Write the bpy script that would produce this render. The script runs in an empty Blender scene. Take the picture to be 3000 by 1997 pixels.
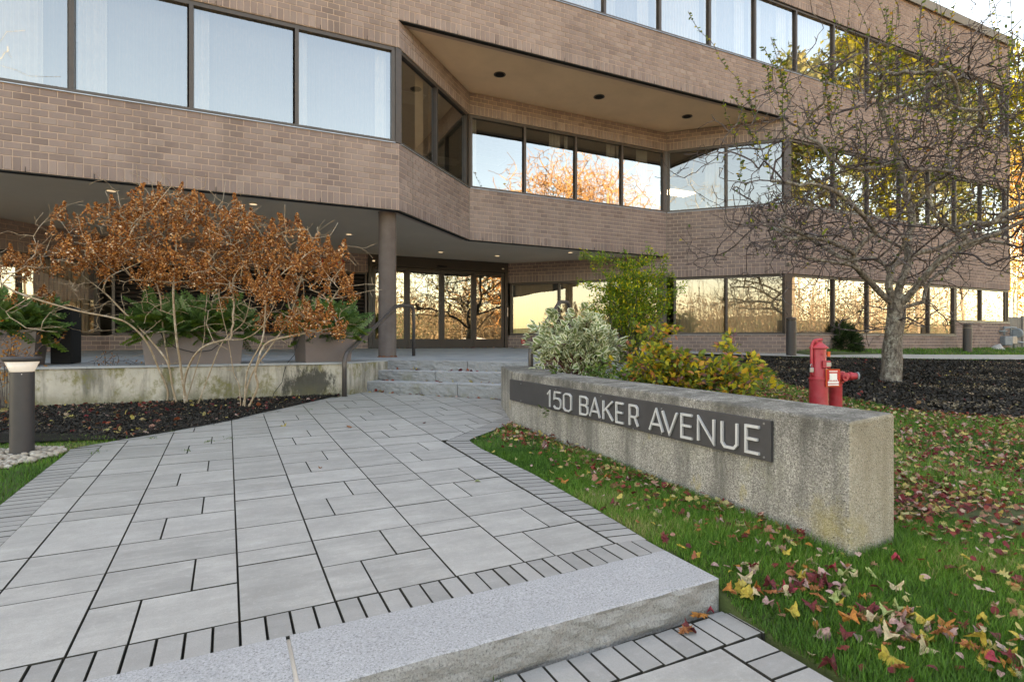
import bpy, math, random
import numpy as np
from mathutils import Vector, Matrix
R = math.radians
random.seed(7); rng = np.random.default_rng(7)
C = bpy.context.scene.collection
sc = bpy.context.scene

# ---------------------------------------------------------------- camera, sky, sun, exposure
CA, SA = .9023, .4311                      # camera heading; X runs along the facade, Y into the building, Z = 0 at eye height
cam_d = bpy.data.cameras.new('camera'); cam = bpy.data.objects.new('camera', cam_d); C.objects.link(cam)
cam.location = (0, 0, 0); cam.rotation_euler = (R(90), 0, -math.atan2(SA, CA))
cam_d.sensor_width = 36; cam_d.lens = 19.5; cam_d.clip_start = .05; cam_d.clip_end = 2000
sc.camera = cam
SUN_DIR = Vector((-.46, .72, .54)).normalized()
world = bpy.data.worlds.new('World'); sc.world = world; world.use_nodes = True
wn = world.node_tree
bg = wn.nodes['Background']; sky = wn.nodes.new('ShaderNodeTexSky')
sky.sky_type = 'NISHITA'; sky.sun_disc = False
sky.sun_elevation = math.asin(SUN_DIR.z); sky.sun_rotation = math.atan2(SUN_DIR.x, SUN_DIR.y)
sky.air_density = 1.0; sky.dust_density = 1.0; sky.ozone_density = 1.0
wn.links.new(sky.outputs[0], bg.inputs[0]); bg.inputs[1].default_value = .15
sun_d = bpy.data.lights.new('sun', 'SUN'); sun_d.energy = 5; sun_d.angle = R(.5); sun_d.color = (1, .9, .76)
sun = bpy.data.objects.new('sun', sun_d); C.objects.link(sun); sun.location = (-30, 40, 40)
sun.rotation_euler = SUN_DIR.to_track_quat('Z', 'Y').to_euler()
vs = sc.view_settings; vs.view_transform = 'Standard'; vs.look = 'None'; vs.gamma = 1; vs.use_curve_mapping = False
vs.exposure = 2.84
vs.use_white_balance = True; vs.white_balance_temperature = 11600; vs.white_balance_tint = 14

# ---------------------------------------------------------------- helpers
def ray(px, py):
    return (px-1500)/1625., (998.5-py)/1625.
def PD(px, py, d):                          # point seen at photo pixel (px,py) at depth d
    u, v = ray(px, py); return Vector((CA*u*d+SA*d, -SA*u*d+CA*d, v*d))
def onY(px, Y):
    t = (px-1500)/1625.; return (t*CA+SA)*Y/(CA-t*SA)
def gl(Y): return -1.023+.031*Y
def ground(X, Y):
    X = np.asarray(X, float); Y = np.asarray(Y, float)
    left = -1.023+.031*np.clip(Y, 2, 9); right = -1.15+.08*np.clip(Y, .75, 10)
    x0 = 2.6+np.clip(Y-5.2, 0, 4)
    t = np.clip((X-x0)/2.5, 0, 1)
    z = left*(1-t)+right*t
    low = np.minimum(z, -1.085+.12*np.clip((X-1.72)/1.1, 0, 1)); wb = np.clip((1.95-Y)/.5, 0, 1)
    z = z*(1-wb)+low*wb
    return np.where((X < 1.745) & (Y < 2.0), -1.2, z)
def G(x, y): return float(ground(x, y))

def tag(o, label=None, cat=None, group=None, kind=None):
    if label: o['label'] = label
    if cat: o['category'] = cat
    if group: o['group'] = group
    if kind: o['kind'] = kind
    return o
def empty(name, loc, label=None, cat=None, group=None, rz=0, kind=None, parent=None):
    o = bpy.data.objects.new(name, None); C.objects.link(o); o.location = loc; o.rotation_euler = (0, 0, rz)
    o.empty_display_size = .2
    if parent: o.parent = parent
    return tag(o, label, cat, group, kind)
def link(name, me, parent=None, mat=None):
    o = bpy.data.objects.new(name, me); C.objects.link(o)
    if mat is not None and not me.materials:
        for m in (mat if isinstance(mat, (list, tuple)) else [mat]): me.materials.append(m)
    if parent:
        o.parent = parent
        o.matrix_parent_inverse = Matrix.Identity(4)
    return o
def copy_tree(o, parent=None):
    c = o.copy(); C.objects.link(c)
    if parent: c.parent = parent
    for ch in o.children: copy_tree(ch, c)
    return c

class MB:
    """collects geometry for one mesh object"""
    def __init__(s): s.v = []; s.f = []; s.m = []; s.n = 0; s.fa = []
    def add(s, verts, faces, mi=0, val=0.):
        b = s.n; s.v.extend(verts); s.n += len(verts)
        for f in faces: s.f.append([i+b for i in f]); s.m.append(mi); s.fa.append(val)
    def box(s, c, size, rz=0, mi=0, taper=1., M=None, val=0.):
        hx, hy, hz = size[0]/2, size[1]/2, size[2]/2
        vs = []
        for z, k in ((-hz, 1), (hz, taper)):
            for x, y in ((-hx, -hy), (hx, -hy), (hx, hy), (-hx, hy)):
                p = Vector((x*k, y*k, z))
                if M: p = M @ p
                elif rz: p = Vector((p.x*math.cos(rz)-p.y*math.sin(rz), p.x*math.sin(rz)+p.y*math.cos(rz), p.z))
                vs.append((p.x+c[0], p.y+c[1], p.z+c[2]))
        s.add(vs, [(0, 3, 2, 1), (4, 5, 6, 7), (0, 1, 5, 4), (1, 2, 6, 5), (2, 3, 7, 6), (3, 0, 4, 7)], mi, val)
    def bbox(s, a, b, mi=0): s.box([(a[i]+b[i])/2 for i in range(3)], [abs(b[i]-a[i]) for i in range(3)], mi=mi)
    def beam(s, p, q, w, h, mi=0):           # upright bar from p to q, w horizontal, h vertical
        p = Vector(p); q = Vector(q); d = q-p; L = d.length; d.normalize()
        side = d.cross(Vector((0, 0, 1)))
        if side.length < 1e-4: side = Vector((1, 0, 0))
        side.normalize(); up = side.cross(d)
        M = Matrix((d, side, up)).transposed(); s.box((p+q)/2, (L, w, h), M=M, mi=mi)
    def prism(s, poly, z0, z1, mi=0, caps=True):
        n = len(poly)
        vs = [(x, y, z0) for x, y in poly]+[(x, y, z1) for x, y in poly]
        fs = [(i, (i+1) % n, n+(i+1) % n, n+i) for i in range(n)]
        if caps: fs += [tuple(range(n))[::-1], tuple(range(n, 2*n))]
        s.add(vs, fs, mi)
    def tube(s, pts, rad, n=8, mi=0, cap=True, val=0.):
        pts = [Vector(p) for p in pts]; k = len(pts)
        rr = rad if isinstance(rad, (list, tuple)) else [rad]*k
        t0 = (pts[1]-pts[0]).normalized()
        a = t0.cross(Vector((0, 0, 1)) if abs(t0.z) < .9 else Vector((1, 0, 0))).normalized()
        vs = []; fs = []
        for i in range(k):
            t = (pts[min(i+1, k-1)]-pts[max(i-1, 0)])
            t = t.normalized() if t.length > 1e-9 else t0
            a = (a-t*a.dot(t)); a = a.normalized() if a.length > 1e-6 else t.orthogonal().normalized()
            b = t.cross(a)
            for j in range(n):
                an = 2*math.pi*j/n; vs.append(tuple(pts[i]+(a*math.cos(an)+b*math.sin(an))*rr[i]))
        for i in range(k-1):
            for j in range(n):
                fs.append((i*n+j, i*n+(j+1) % n, (i+1)*n+(j+1) % n, (i+1)*n+j))
        if cap: fs.append(tuple(range(n))[::-1]); fs.append(tuple(range((k-1)*n, k*n)))
        s.add(vs, fs, mi, val)
    def lathe(s, c, prof, n=24, mi=0, axis='z'):
        vs = []; fs = []
        for r, z in prof:
            for j in range(n):
                an = 2*math.pi*j/n
                p = (r*math.cos(an), r*math.sin(an), z)
                if axis == 'y': p = (p[0], p[2], p[1])
                if axis == 'x': p = (p[2], p[0], p[1])
                vs.append((p[0]+c[0], p[1]+c[1], p[2]+c[2]))
        for i in range(len(prof)-1):
            for j in range(n): fs.append((i*n+j, i*n+(j+1) % n, (i+1)*n+(j+1) % n, (i+1)*n+j))
        fs.append(tuple(range(n))[::-1]); fs.append(tuple(range((len(prof)-1)*n, len(prof)*n)))
        s.add(vs, fs, mi)
    def build(s, name, mat, parent=None, smooth=False, attr=None, bevel=0):
        me = bpy.data.meshes.new(name); me.from_pydata([tuple(v) for v in s.v], [], s.f)
        for m in (mat if isinstance(mat, (list, tuple)) else [mat]): me.materials.append(m)
        if any(s.m): me.polygons.foreach_set('material_index', s.m)
        if attr:
            a = me.attributes.new(attr, 'FLOAT', 'FACE'); a.data.foreach_set('value', s.fa)
        if smooth: me.polygons.foreach_set('use_smooth', [True]*len(s.f))
        me.update()
        o = link(name, me, parent)
        if bevel:
            b = o.modifiers.new('b', 'BEVEL'); b.width = bevel; b.segments = 2; b.limit_method = 'ANGLE'; b.angle_limit = R(35)
        return o

def scatter(name, mat, tv, tf, pos, M3, rnd, parent=None, vattr=None, smooth=False, mi=None):
    """numpy batch: template verts tv (n,3), faces tf (list of equal-length tuples), pos (N,3), M3 (N,3,3) -> one mesh"""
    tv = np.asarray(tv, float); tf = np.asarray(tf, int); N = len(pos); n = len(tv); k = tf.shape[1]
    V = np.einsum('nij,vj->nvi', M3, tv)+pos[:, None, :]
    Fc = (tf[None]+(np.arange(N)*n)[:, None, None]).reshape(-1, k)
    me = bpy.data.meshes.new(name)
    me.vertices.add(N*n); me.vertices.foreach_set('co', V.reshape(-1).astype(np.float32))
    nf = len(Fc); me.loops.add(nf*k); me.polygons.add(nf)
    me.loops.foreach_set('vertex_index', Fc.reshape(-1).astype(np.int32))
    me.polygons.foreach_set('loop_start', (np.arange(nf)*k).astype(np.int32))
    a = me.attributes.new('rnd', 'FLOAT', 'FACE'); a.data.foreach_set('value', np.repeat(rnd, len(tf)).astype(np.float32))
    if vattr is not None:
        a = me.attributes.new('edge', 'FLOAT', 'POINT'); a.data.foreach_set('value', np.tile(vattr, N).astype(np.float32))
    me.update(calc_edges=True)
    if smooth: me.polygons.foreach_set('use_smooth', [True]*nf)
    me.materials.append(mat)
    return link(name, me, parent)
def frames(d, n, sx, sy=None, sz=None):
    """basis matrices: template x -> side, y -> d (length), z -> normal"""
    d = d/np.linalg.norm(d, axis=1, keepdims=True)
    s = np.cross(d, n); s /= np.linalg.norm(s, axis=1, keepdims=True)+1e-9
    n2 = np.cross(s, d)
    sx = np.broadcast_to(sx, len(d)); sy = sx if sy is None else np.broadcast_to(sy, len(d)); sz = sx if sz is None else np.broadcast_to(sz, len(d))
    return np.stack([s*sx[:, None], d*sy[:, None], n2*sz[:, None]], axis=2)
def rand_dirs(n, zb=0.):
    d = rng.normal(size=(n, 3)); d[:, 2] += zb; return d/np.linalg.norm(d, axis=1, keepdims=True)

# ---------------------------------------------------------------- materials
def newmat(name):
    m = bpy.data.materials.new(name); m.use_nodes = True; nt = m.node_tree
    return m, nt, nt.nodes['Principled BSDF']
def N(nt, t, **k):
    n = nt.nodes.new(t)
    for a, b in k.items():
        if hasattr(n, a) and not a[0].isupper(): setattr(n, a, b)
        else: n.inputs[a].default_value = b
    return n
def col(c): return (c[0], c[1], c[2], 1)
def ramp(nt, fac, stops, interp='LINEAR'):
    r = nt.nodes.new('ShaderNodeValToRGB'); r.color_ramp.interpolation = interp
    e = r.color_ramp.elements
    while len(e) < len(stops): e.new(.5)
    for i, (p, c) in enumerate(stops): e[i].position = p; e[i].color = col(c)
    nt.links.new(fac, r.inputs[0]); return r.outputs[0]
def mixc(nt, fac, a, b, mode='MIX'):
    m = nt.nodes.new('ShaderNodeMix'); m.data_type = 'RGBA'; m.blend_type = mode
    for s, v in ((0, fac), (6, a), (7, b)):
        if isinstance(v, bpy.types.NodeSocket): nt.links.new(v, m.inputs[s])
        else: m.inputs[s].default_value = v if s == 0 else col(v)
    return m.outputs[2]
def noise(nt, scale, detail=4, rough=.6, vec=None, dist=0.):
    n = N(nt, 'ShaderNodeTexNoise', Scale=scale, Detail=detail, Roughness=rough, Distortion=dist)
    if vec is not None: nt.links.new(vec, n.inputs['Vector'])
    return n.outputs['Fac']
def coords(nt, kind='Object', scale=(1, 1, 1)):
    t = nt.nodes.new('ShaderNodeTexCoord'); m = N(nt, 'ShaderNodeMapping'); m.inputs['Scale'].default_value = scale
    nt.links.new(t.outputs[kind], m.inputs[0]); return m.outputs[0]
def wpos(nt, scale=(1, 1, 1)):
    t = nt.nodes.new('ShaderNodeNewGeometry'); m = N(nt, 'ShaderNodeMapping'); m.inputs['Scale'].default_value = scale
    nt.links.new(t.outputs['Position'], m.inputs[0]); return m.outputs[0]
def bump(nt, b, h, strength=.3, dist=.01):
    n = N(nt, 'ShaderNodeBump', Strength=strength, Distance=dist); nt.links.new(h, n.inputs['Height'])
    nt.links.new(n.outputs[0], b.inputs['Normal']); return n
def maprange(nt, v, a, b, c=0., d=1.):
    m = N(nt, 'ShaderNodeMapRange'); m.inputs[1].default_value = a; m.inputs[2].default_value = b
    m.inputs[3].default_value = c; m.inputs[4].default_value = d; nt.links.new(v, m.inputs[0]); return m.outputs[0]
def math_n(nt, op, a, b):
    m = N(nt, 'ShaderNodeMath', operation=op)
    for i, v in enumerate((a, b)):
        if isinstance(v, bpy.types.NodeSocket): nt.links.new(v, m.inputs[i])
        else: m.inputs[i].default_value = v
    return m.outputs[0]
def simple(name, c1, c2=None, scale=8, rough=.7, bs=0., bscale=60, metal=0., spec=.4):
    m, nt, b = newmat(name); v = wpos(nt)
    c2 = c2 or tuple(x*.8 for x in c1)
    nt.links.new(mixc(nt, maprange(nt, noise(nt, scale, 5, .65, v), .3, .7), c1, c2), b.inputs['Base Color'])
    b.inputs['Roughness'].default_value = rough; b.inputs['Metallic'].default_value = metal
    b.inputs['Specular IOR Level'].default_value = spec
    if bs: bump(nt, b, noise(nt, bscale, 4, .6, v), bs)
    return m
def leafmat(name, stops, trans=.35, edge=None, rough=.55):
    m, nt, b = newmat(name)
    a = N(nt, 'ShaderNodeAttribute', attribute_name='rnd')
    c = ramp(nt, a.outputs['Fac'], stops)
    c = mixc(nt, maprange(nt, noise(nt, 90, 3, .6, wpos(nt)), .35, .75, 0, .35), c, (.04, .03, .015))
    if edge:
        e = N(nt, 'ShaderNodeAttribute', attribute_name='edge')
        c = mixc(nt, maprange(nt, e.outputs['Fac'], .45, .6), c, edge)
    nt.links.new(c, b.inputs['Base Color']); b.inputs['Roughness'].default_value = rough
    b.inputs['Specular IOR Level'].default_value = .3
    tr = nt.nodes.new('ShaderNodeBsdfTranslucent'); nt.links.new(c, tr.inputs[0])
    mx = N(nt, 'ShaderNodeMixShader'); mx.inputs[0].default_value = trans
    nt.links.new(b.outputs[0], mx.inputs[1]); nt.links.new(tr.outputs[0], mx.inputs[2])
    nt.links.new(mx.outputs[0], nt.nodes['Material Output'].inputs[0])
    return m

def brick_mat(name, obj_random):
    m, nt, b = newmat(name); v = wpos(nt)
    if obj_random: r = nt.nodes.new('ShaderNodeObjectInfo').outputs['Random']
    else: r = N(nt, 'ShaderNodeAttribute', attribute_name='rnd').outputs['Fac']
    c = ramp(nt, r, [(0, (.145, .110, .105)), (.2, (.178, .137, .132)), (.6, (.198, .154, .147)), (.9, (.220, .172, .164)), (1, (.255, .205, .192))])
    c = mixc(nt, maprange(nt, noise(nt, 160, 3, .7, v), .35, .7, 0, .5), c, (.13, .098, .092))
    c = mixc(nt, maprange(nt, noise(nt, .9, 4, .6, v), .42, .7, 0, .35), c, (.31, .245, .225))
    c = mixc(nt, maprange(nt, noise(nt, 1.1, 5, .7, wpos(nt, (1.6, 1.6, .22))), .52, .72, 0, .45), c, (.10, .078, .07))
    nt.links.new(c, b.inputs['Base Color']); b.inputs['Roughness'].default_value = .8; b.inputs['Specular IOR Level'].default_value = .25
    bump(nt, b, noise(nt, 220, 3, .6, v), .35, .004)
    return m
M = {}
M['brick'] = brick_mat('brick', True); M['brickf'] = brick_mat('brickwork', False)
M['mortar'] = simple('mortar', (.45, .345, .295), (.36, .275, .235), 3, .95, .4, 150)
M['bronze'] = simple('bronze_frame', (.060, .050, .047), (.048, .040, .038), 12, .42, metal=.35)
M['darkbronze'] = simple('dark_bronze', (.022, .018, .017), (.016, .014, .013), 12, .4)
M['flash'] = simple('sill_flashing', (.30, .34, .40), (.2, .23, .27), 6, .35, metal=.6)
M['black'] = simple('black_gap', (.008, .008, .008), rough=.9)
M['stucco'] = simple('stucco_upper', (.72, .57, .43), (.62, .49, .37), 1.1, .95, .6, 240)
M['stucco2'] = simple('stucco_lower', (.60, .53, .45), (.52, .46, .39), .7, .95, .5, 240)
M['roofm'] = simple('coping_metal', (.16, .14, .12), rough=.5, metal=.3)
M['column'] = simple('column_paint', (.118, .096, .092), (.085, .066, .062), 5, .5, .15, 60)
M['planter'] = simple('planter_plastic', (.165, .135, .130), (.14, .115, .11), 3, .55)
M['rail'] = simple('rail_paint', (.10, .09, .088), (.075, .065, .062), 14, .38, metal=.4)
M['bollard'] = simple('bollard_paint', (.042, .038, .040), (.033, .030, .032), 14, .5, spec=.5)
M['white'] = simple('white_paint', (.75, .75, .73), rough=.5)
M['offwhite'] = simple('chalky_stone', (.42, .42, .40), (.30, .30, .29), 14, .9, .4, 40)
M['red'] = simple('hydrant_red', (.44, .022, .040), (.32, .02, .03), 9, .5, .1, 40, spec=.6)
def chip(m):
    nt = m.node_tree; b = nt.nodes['Principled BSDF']; c = b.inputs['Base Color'].links[0].from_socket
    c = mixc(nt, maprange(nt, noise(nt, 28, 6, .8, wpos(nt)), .62, .66, 0, .85), c, (.16, .07, .055)); c = mixc(nt, maprange(nt, noise(nt, 6, 5, .7, wpos(nt)), .5, .75, 0, .45), c, (.50, .12, .13)); nt.links.new(c, b.inputs['Base Color'])
chip(M['red'])
M['redplain'] = simple('alarm_red', (.5, .02, .02), rough=.4)
M['orange'] = simple('orange_tag', (.7, .12, .03), rough=.5)
M['steel'] = simple('steel', (.35, .36, .37), (.25, .26, .27), 30, .35, metal=.8)
M['gasgrey'] = simple('meter_grey', (.20, .24, .27), (.15, .18, .2), 10, .5)
M['interior'] = simple('interior_wall', (.30, .27, .23), rough=.9)
M['carpet'] = simple('interior_floor', (.10, .09, .08), rough=.95)
M['ceiling'] = simple('ceiling_tile', (.42, .40, .37), rough=.95)
M['curtain'] = simple('curtain_white', (.60, .60, .58), (.50, .50, .49), 3, .9)
M['sheer'] = simple('sheer_grey', (.20, .205, .21), (.15, .155, .16), 2, .9)
M['tan'] = simple('curtain_tan', (.60, .49, .37), (.50, .405, .30), 3, .9)
M['bark_red'] = simple('red_stem', (.15, .03, .03), (.09, .02, .02), 20, .6)
M['cable'] = simple('black_cable', (.02, .02, .022), rough=.5)
M['asphalt'] = simple('asphalt', (.06, .06, .06), (.045, .045, .045), 4, .95)
M['fence'] = simple('grey_fence', (.22, .21, .20), (.17, .16, .155), 5, .8)
M['concrete_path'] = simple('concrete_path', (.36, .35, .33), (.30, .29, .27), 4, .9, .2, 90)

def emis(name, c, s):
    m, nt, b = newmat(name); b.inputs['Base Color'].default_value = col((.36, .36, .36))
    b.inputs['Emission Color'].default_value = col(c); b.inputs['Emission Strength'].default_value = s; return m
M['lamp'] = emis('lamp_glow', (1, .93, .8), .12)
M['lens'] = emis('bollard_lens', (.95, .97, 1), .05); M['lens'].node_tree.nodes['Principled BSDF'].inputs['Roughness'].default_value = .25
M['panel'] = emis('ceiling_panel', (1, .95, .85), 2.2)

def glass(name, refl, tint, trans, wave=.0015, power=.35):
    m, nt, b = newmat(name); nt.nodes.remove(b)
    g = nt.nodes.new('ShaderNodeBsdfGlossy'); g.inputs['Roughness'].default_value = 0; g.inputs[0].default_value = col(tint)
    t = nt.nodes.new('ShaderNodeBsdfTransparent'); t.inputs[0].default_value = col(trans)
    lw = N(nt, 'ShaderNodeLayerWeight', Blend=power)
    fac = maprange(nt, lw.outputs['Facing'], 0, 1, refl, min(1, refl+.45))
    mx = nt.nodes.new('ShaderNodeMixShader'); nt.links.new(fac, mx.inputs[0])
    nt.links.new(t.outputs[0], mx.inputs[1]); nt.links.new(g.outputs[0], mx.inputs[2])
    bp = N(nt, 'ShaderNodeBump', Strength=1., Distance=wave)
    nt.links.new(noise(nt, 1.3, 1, .4, wpos(nt)), bp.inputs['Height']); nt.links.new(bp.outputs[0], g.inputs['Normal'])
    nt.links.new(mx.outputs[0], nt.nodes['Material Output'].inputs[0]); return m
M['glass'] = glass('tinted_glass', .21, (.90, .96, 1), (.54, .52, .49))
M['glassg'] = glass('warm_reflection_glass', .20, (1, .945, .88), (.60, .58, .54))  # warm tint puts the gold of sunlit trees into the reflections
M['doorglass'] = glass('door_glass', .30, (1, .95, .86), (.4, .4, .38), .004)  # door reflections are coloured golden the same way

def concrete(name, base, dark, moss, lichen=None, aggregate=True, moss_amt=.5):
    m, nt, b = newmat(name); v = wpos(nt)
    c = mixc(nt, maprange(nt, noise(nt, 2.2, 6, .7, v), .35, .65), base, tuple(x*.72 for x in base))
    if aggregate:
        vo = N(nt, 'ShaderNodeTexVoronoi', Scale=175.); nt.links.new(v, vo.inputs['Vector'])
        sp = nt.nodes.new('ShaderNodeSeparateColor'); nt.links.new(vo.outputs['Color'], sp.inputs[0])
        c = mixc(nt, .60, c, ramp(nt, sp.outputs[0], [(0, (.05, .045, .04)), (.25, tuple(x*.6 for x in base)), (.6, base), (.85, tuple(min(.8, x*1.5) for x in base)), (1, (.62, .60, .56))], 'CONSTANT'), 'MIX')
        bump(nt, b, vo.outputs['Distance'], .9, .006)
    else: bump(nt, b, noise(nt, 70, 5, .7, v), .5, .006)
    vs_ = wpos(nt, (3.2, 3.2, .55))
    st = maprange(nt, noise(nt, 1.6, 6, .7, vs_), .44, .62, 0, .75)
    c = mixc(nt, st, c, dark)
    mo = maprange(nt, noise(nt, 2.6, 6, .75, wpos(nt, (1.5, 1.5, 1))), .52, .62, 0, moss_amt)
    c = mixc(nt, mo, c, moss)
    if lichen: c = mixc(nt, maprange(nt, noise(nt, 2.0, 5, .7, wpos(nt, (1, 1.7, .8))), .62, .72, 0, .75), c, lichen)
    nt.links.new(c, b.inputs['Base Color']); b.inputs['Roughness'].default_value = .92
    return m
M['signconc'] = concrete('aggregate_concrete', (.375, .362, .335), (.10, .097, .09), (.30, .30, .22), (.36, .29, .08), True, .25)
def top_stain(m):                            # black algae that grows on the wet top edge, and small dark pits
    nt = m.node_tree; b = nt.nodes['Principled BSDF']; c = b.inputs['Base Color'].links[0].from_socket
    sp = nt.nodes.new('ShaderNodeSeparateXYZ'); nt.links.new(wpos(nt), sp.inputs[0])
    h = maprange(nt, sp.outputs[2], -.66, -.37, 0, 1); f = math_n(nt, 'MULTIPLY', h, maprange(nt, noise(nt, 7, 5, .75, wpos(nt, (1, 1, .6))), .36, .62))
    c = mixc(nt, math_n(nt, 'MULTIPLY', f, .88), c, (.07, .068, .06))
    pit = N(nt, 'ShaderNodeTexVoronoi', Scale=60.); nt.links.new(wpos(nt), pit.inputs['Vector'])
    c = mixc(nt, maprange(nt, sp.outputs[1], 1.648, 1.640, 0, .42), c, (.42, .355, .24))      # tan tint over the end face
    dv = N(nt, 'ShaderNodeVectorMath', operation='DISTANCE'); nt.links.new(wpos(nt), dv.inputs[0]); dv.inputs[1].default_value = (2.5, 1.72, -.88)
    l1 = maprange(nt, math_n(nt, 'ADD', dv.outputs['Value'], math_n(nt, 'MULTIPLY', noise(nt, 9, 5, .75, wpos(nt)), .5)), .26, .42, .5, 0)
    c = mixc(nt, l1, c, (.33, .27, .08))                                                     # yellow lichen at the foot of the corner
    c = mixc(nt, maprange(nt, pit.outputs['Distance'], .12, .2, .85, 0), c, (.03, .03, .028)); nt.links.new(c, b.inputs['Base Color'])
top_stain(M['signconc'])
M['wallconc'] = concrete('stained_concrete', (.46, .43, .37), (.055, .055, .042), (.15, .14, .05), None, False, .85)

def wall_patch(m):                           # black soot like growth with its own outline low on the wall by the handrail, green moss along the foot
    nt = m.node_tree; b = nt.nodes['Principled BSDF']; c = b.inputs['Base Color'].links[0].from_socket
    dv = N(nt, 'ShaderNodeVectorMath', operation='DISTANCE'); nt.links.new(wpos(nt, (1, 1, 1.5)), dv.inputs[0]); dv.inputs[1].default_value = (.78, 8.15, -.93)
    f = maprange(nt, math_n(nt, 'ADD', dv.outputs['Value'], math_n(nt, 'MULTIPLY', noise(nt, 7, 6, .8, wpos(nt, (1.6, 1.6, .5))), 1.0)), .74, .90, .9, 0)
    c = mixc(nt, f, c, (.03, .03, .025))
    sp = nt.nodes.new('ShaderNodeSeparateXYZ'); nt.links.new(wpos(nt), sp.inputs[0])
    g = math_n(nt, 'MULTIPLY', maprange(nt, sp.outputs[2], -.58, -.74, 0, 1), maprange(nt, noise(nt, 4, 6, .75, wpos(nt)), .38, .55))
    c = mixc(nt, math_n(nt, 'MULTIPLY', g, .7), c, (.11, .105, .05)); nt.links.new(c, b.inputs['Base Color'])
wall_patch(M['wallconc'])
def granite(name, base, rough_face=False):
    m, nt, b = newmat(name); v = wpos(nt)
    c = ramp(nt, noise(nt, 130, 2, .9, v), [(.3, tuple(x*.32 for x in base)), (.45, tuple(x*.85 for x in base)), (.58, base), (.75, tuple(min(.85, x*1.35) for x in base))])
    c = mixc(nt, maprange(nt, noise(nt, 3, 5, .7, v), .4, .75, 0, .35), c, tuple(x*.6 for x in base))
    if rough_face: c = mixc(nt, maprange(nt, noise(nt, 2.2, 5, .7, v), .55, .72, 0, .6), c, (.12, .12, .06))
    nt.links.new(c, b.inputs['Base Color']); b.inputs['Roughness'].default_value = .8
    bump(nt, b, noise(nt, 90, 4, .7, v), .45, .004)
    return m
M['granite'] = granite('granite', (.33, .335, .345)); M['granitef'] = granite('granite_split', (.26, .255, .245))
M['stepgran_shaded'] = granite('shaded_step_granite', (.24, .255, .27), True); M['steptop'] = granite('step_tread', (.38, .39, .40))  # riser stone coloured darker than the tread to stand for less light
def paver(name, base, amt=1.):
    m, nt, b = newmat(name); v = wpos(nt)
    oi = nt.nodes.new('ShaderNodeObjectInfo')
    c = mixc(nt, oi.outputs['Random'], tuple(x*.80 for x in base), tuple(x*1.12 for x in base))
    ofs = N(nt, 'ShaderNodeVectorMath', operation='ADD'); nt.links.new(v, ofs.inputs[0])
    cx = nt.nodes.new('ShaderNodeCombineXYZ'); nt.links.new(math_n(nt, 'MULTIPLY', oi.outputs['Random'], 97.), cx.inputs[2]); nt.links.new(cx.outputs[0], ofs.inputs[1])
    mp = N(nt, 'ShaderNodeMapping'); mp.inputs['Scale'].default_value = (1.2, 4.5, 1); nt.links.new(ofs.outputs[0], mp.inputs[0])
    c = mixc(nt, maprange(nt, noise(nt, 2.2, 6, .7, mp.outputs[0]), .40, .68, 0, .75*amt), c, tuple(min(.9, x*1.38) for x in base))
    c = mixc(nt, maprange(nt, noise(nt, 260, 2, .8, v), .4, .7, 0, .4), c, tuple(x*.6 for x in base))
    c = mixc(nt, maprange(nt, noise(nt, 5.5, 6, .75, ofs.outputs[0]), .35, .62, .42*amt, 0), c, tuple(x*.62 for x in base))
    c = mixc(nt, maprange(nt, noise(nt, 38, 4, .8, v), .55, .75, 0, .4), c, tuple(x*1.45 for x in base))
    sp = nt.nodes.new('ShaderNodeSeparateXYZ'); nt.links.new(v, sp.inputs[0])   # weathering builds up at the damp upper end by the beds
    wz = maprange(nt, math_n(nt, 'ADD', sp.outputs[1], math_n(nt, 'MULTIPLY', sp.outputs[0], -.75)), 3.6, 7.2, 0, .55)
    c = mixc(nt, math_n(nt, 'MULTIPLY', wz, maprange(nt, noise(nt, 3.5, 5, .7, v), .3, .6)), c, (.20, .20, .165))
    nt.links.new(c, b.inputs['Base Color']); b.inputs['Roughness'].default_value = .82
    bump(nt, b, noise(nt, 200, 4, .6, v), .3, .003)
    return m
M['slab'] = paver('slab_concrete', (.305, .298, .284)); M['border'] = paver('border_concrete', (.262, .257, .248), .5)
M['terr'] = simple('terrace_bluestone', (.20, .225, .24), (.33, .35, .36), 2.5, .6, .2, 80)
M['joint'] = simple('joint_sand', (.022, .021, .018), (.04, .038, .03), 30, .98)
M['soil'] = simple('lawn_soil', (.05, .075, .02), (.035, .045, .016), 6, .98, .6, 60)
M['mulch'] = simple('mulch_bed', (.014, .013, .012), (.03, .027, .024), 40, .95, 1., 90)
GREEN = [(0, (.026, .095, .014)), (.4, (.058, .19, .022)), (.75, (.11, .28, .03)), (.93, (.19, .31, .06)), (1, (.33, .30, .13))]
M['grass'] = leafmat('grass_blade', GREEN, .3)
LIT = [(0, (.08, .012, .018)), (.20, (.22, .022, .03)), (.38, (.28, .075, .035)), (.5, (.38, .2, .15)), (.6, (.46, .32, .29)), (.68, (.38, .28, .14)), (.82, (.46, .37, .10)), (.92, (.44, .41, .20)), (1, (.24, .12, .06))]
M['litter'] = leafmat('fallen_leaf', LIT, .2, rough=.7)
M['chips'] = leafmat('mulch_chip', [(0, (.008, .008, .008)), (.8, (.03, .027, .024)), (.93, (.05, .042, .034)), (1, (.3, .24, .16))], 0., rough=.75)
def bark(name, a, b_, c_):
    m, nt, b = newmat(name); v = wpos(nt, (1, 1, .35))
    c = mixc(nt, maprange(nt, noise(nt, 26, 6, .75, v), .4, .62), a, b_)
    c = mixc(nt, maprange(nt, noise(nt, 9, 5, .8, wpos(nt)), .52, .62, 0, .75), c, c_)
    nt.links.new(c, b.inputs['Base Color']); b.inputs['Roughness'].default_value = .95
    bump(nt, b, noise(nt, 30, 6, .7, v), 1., .02); return m
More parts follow.
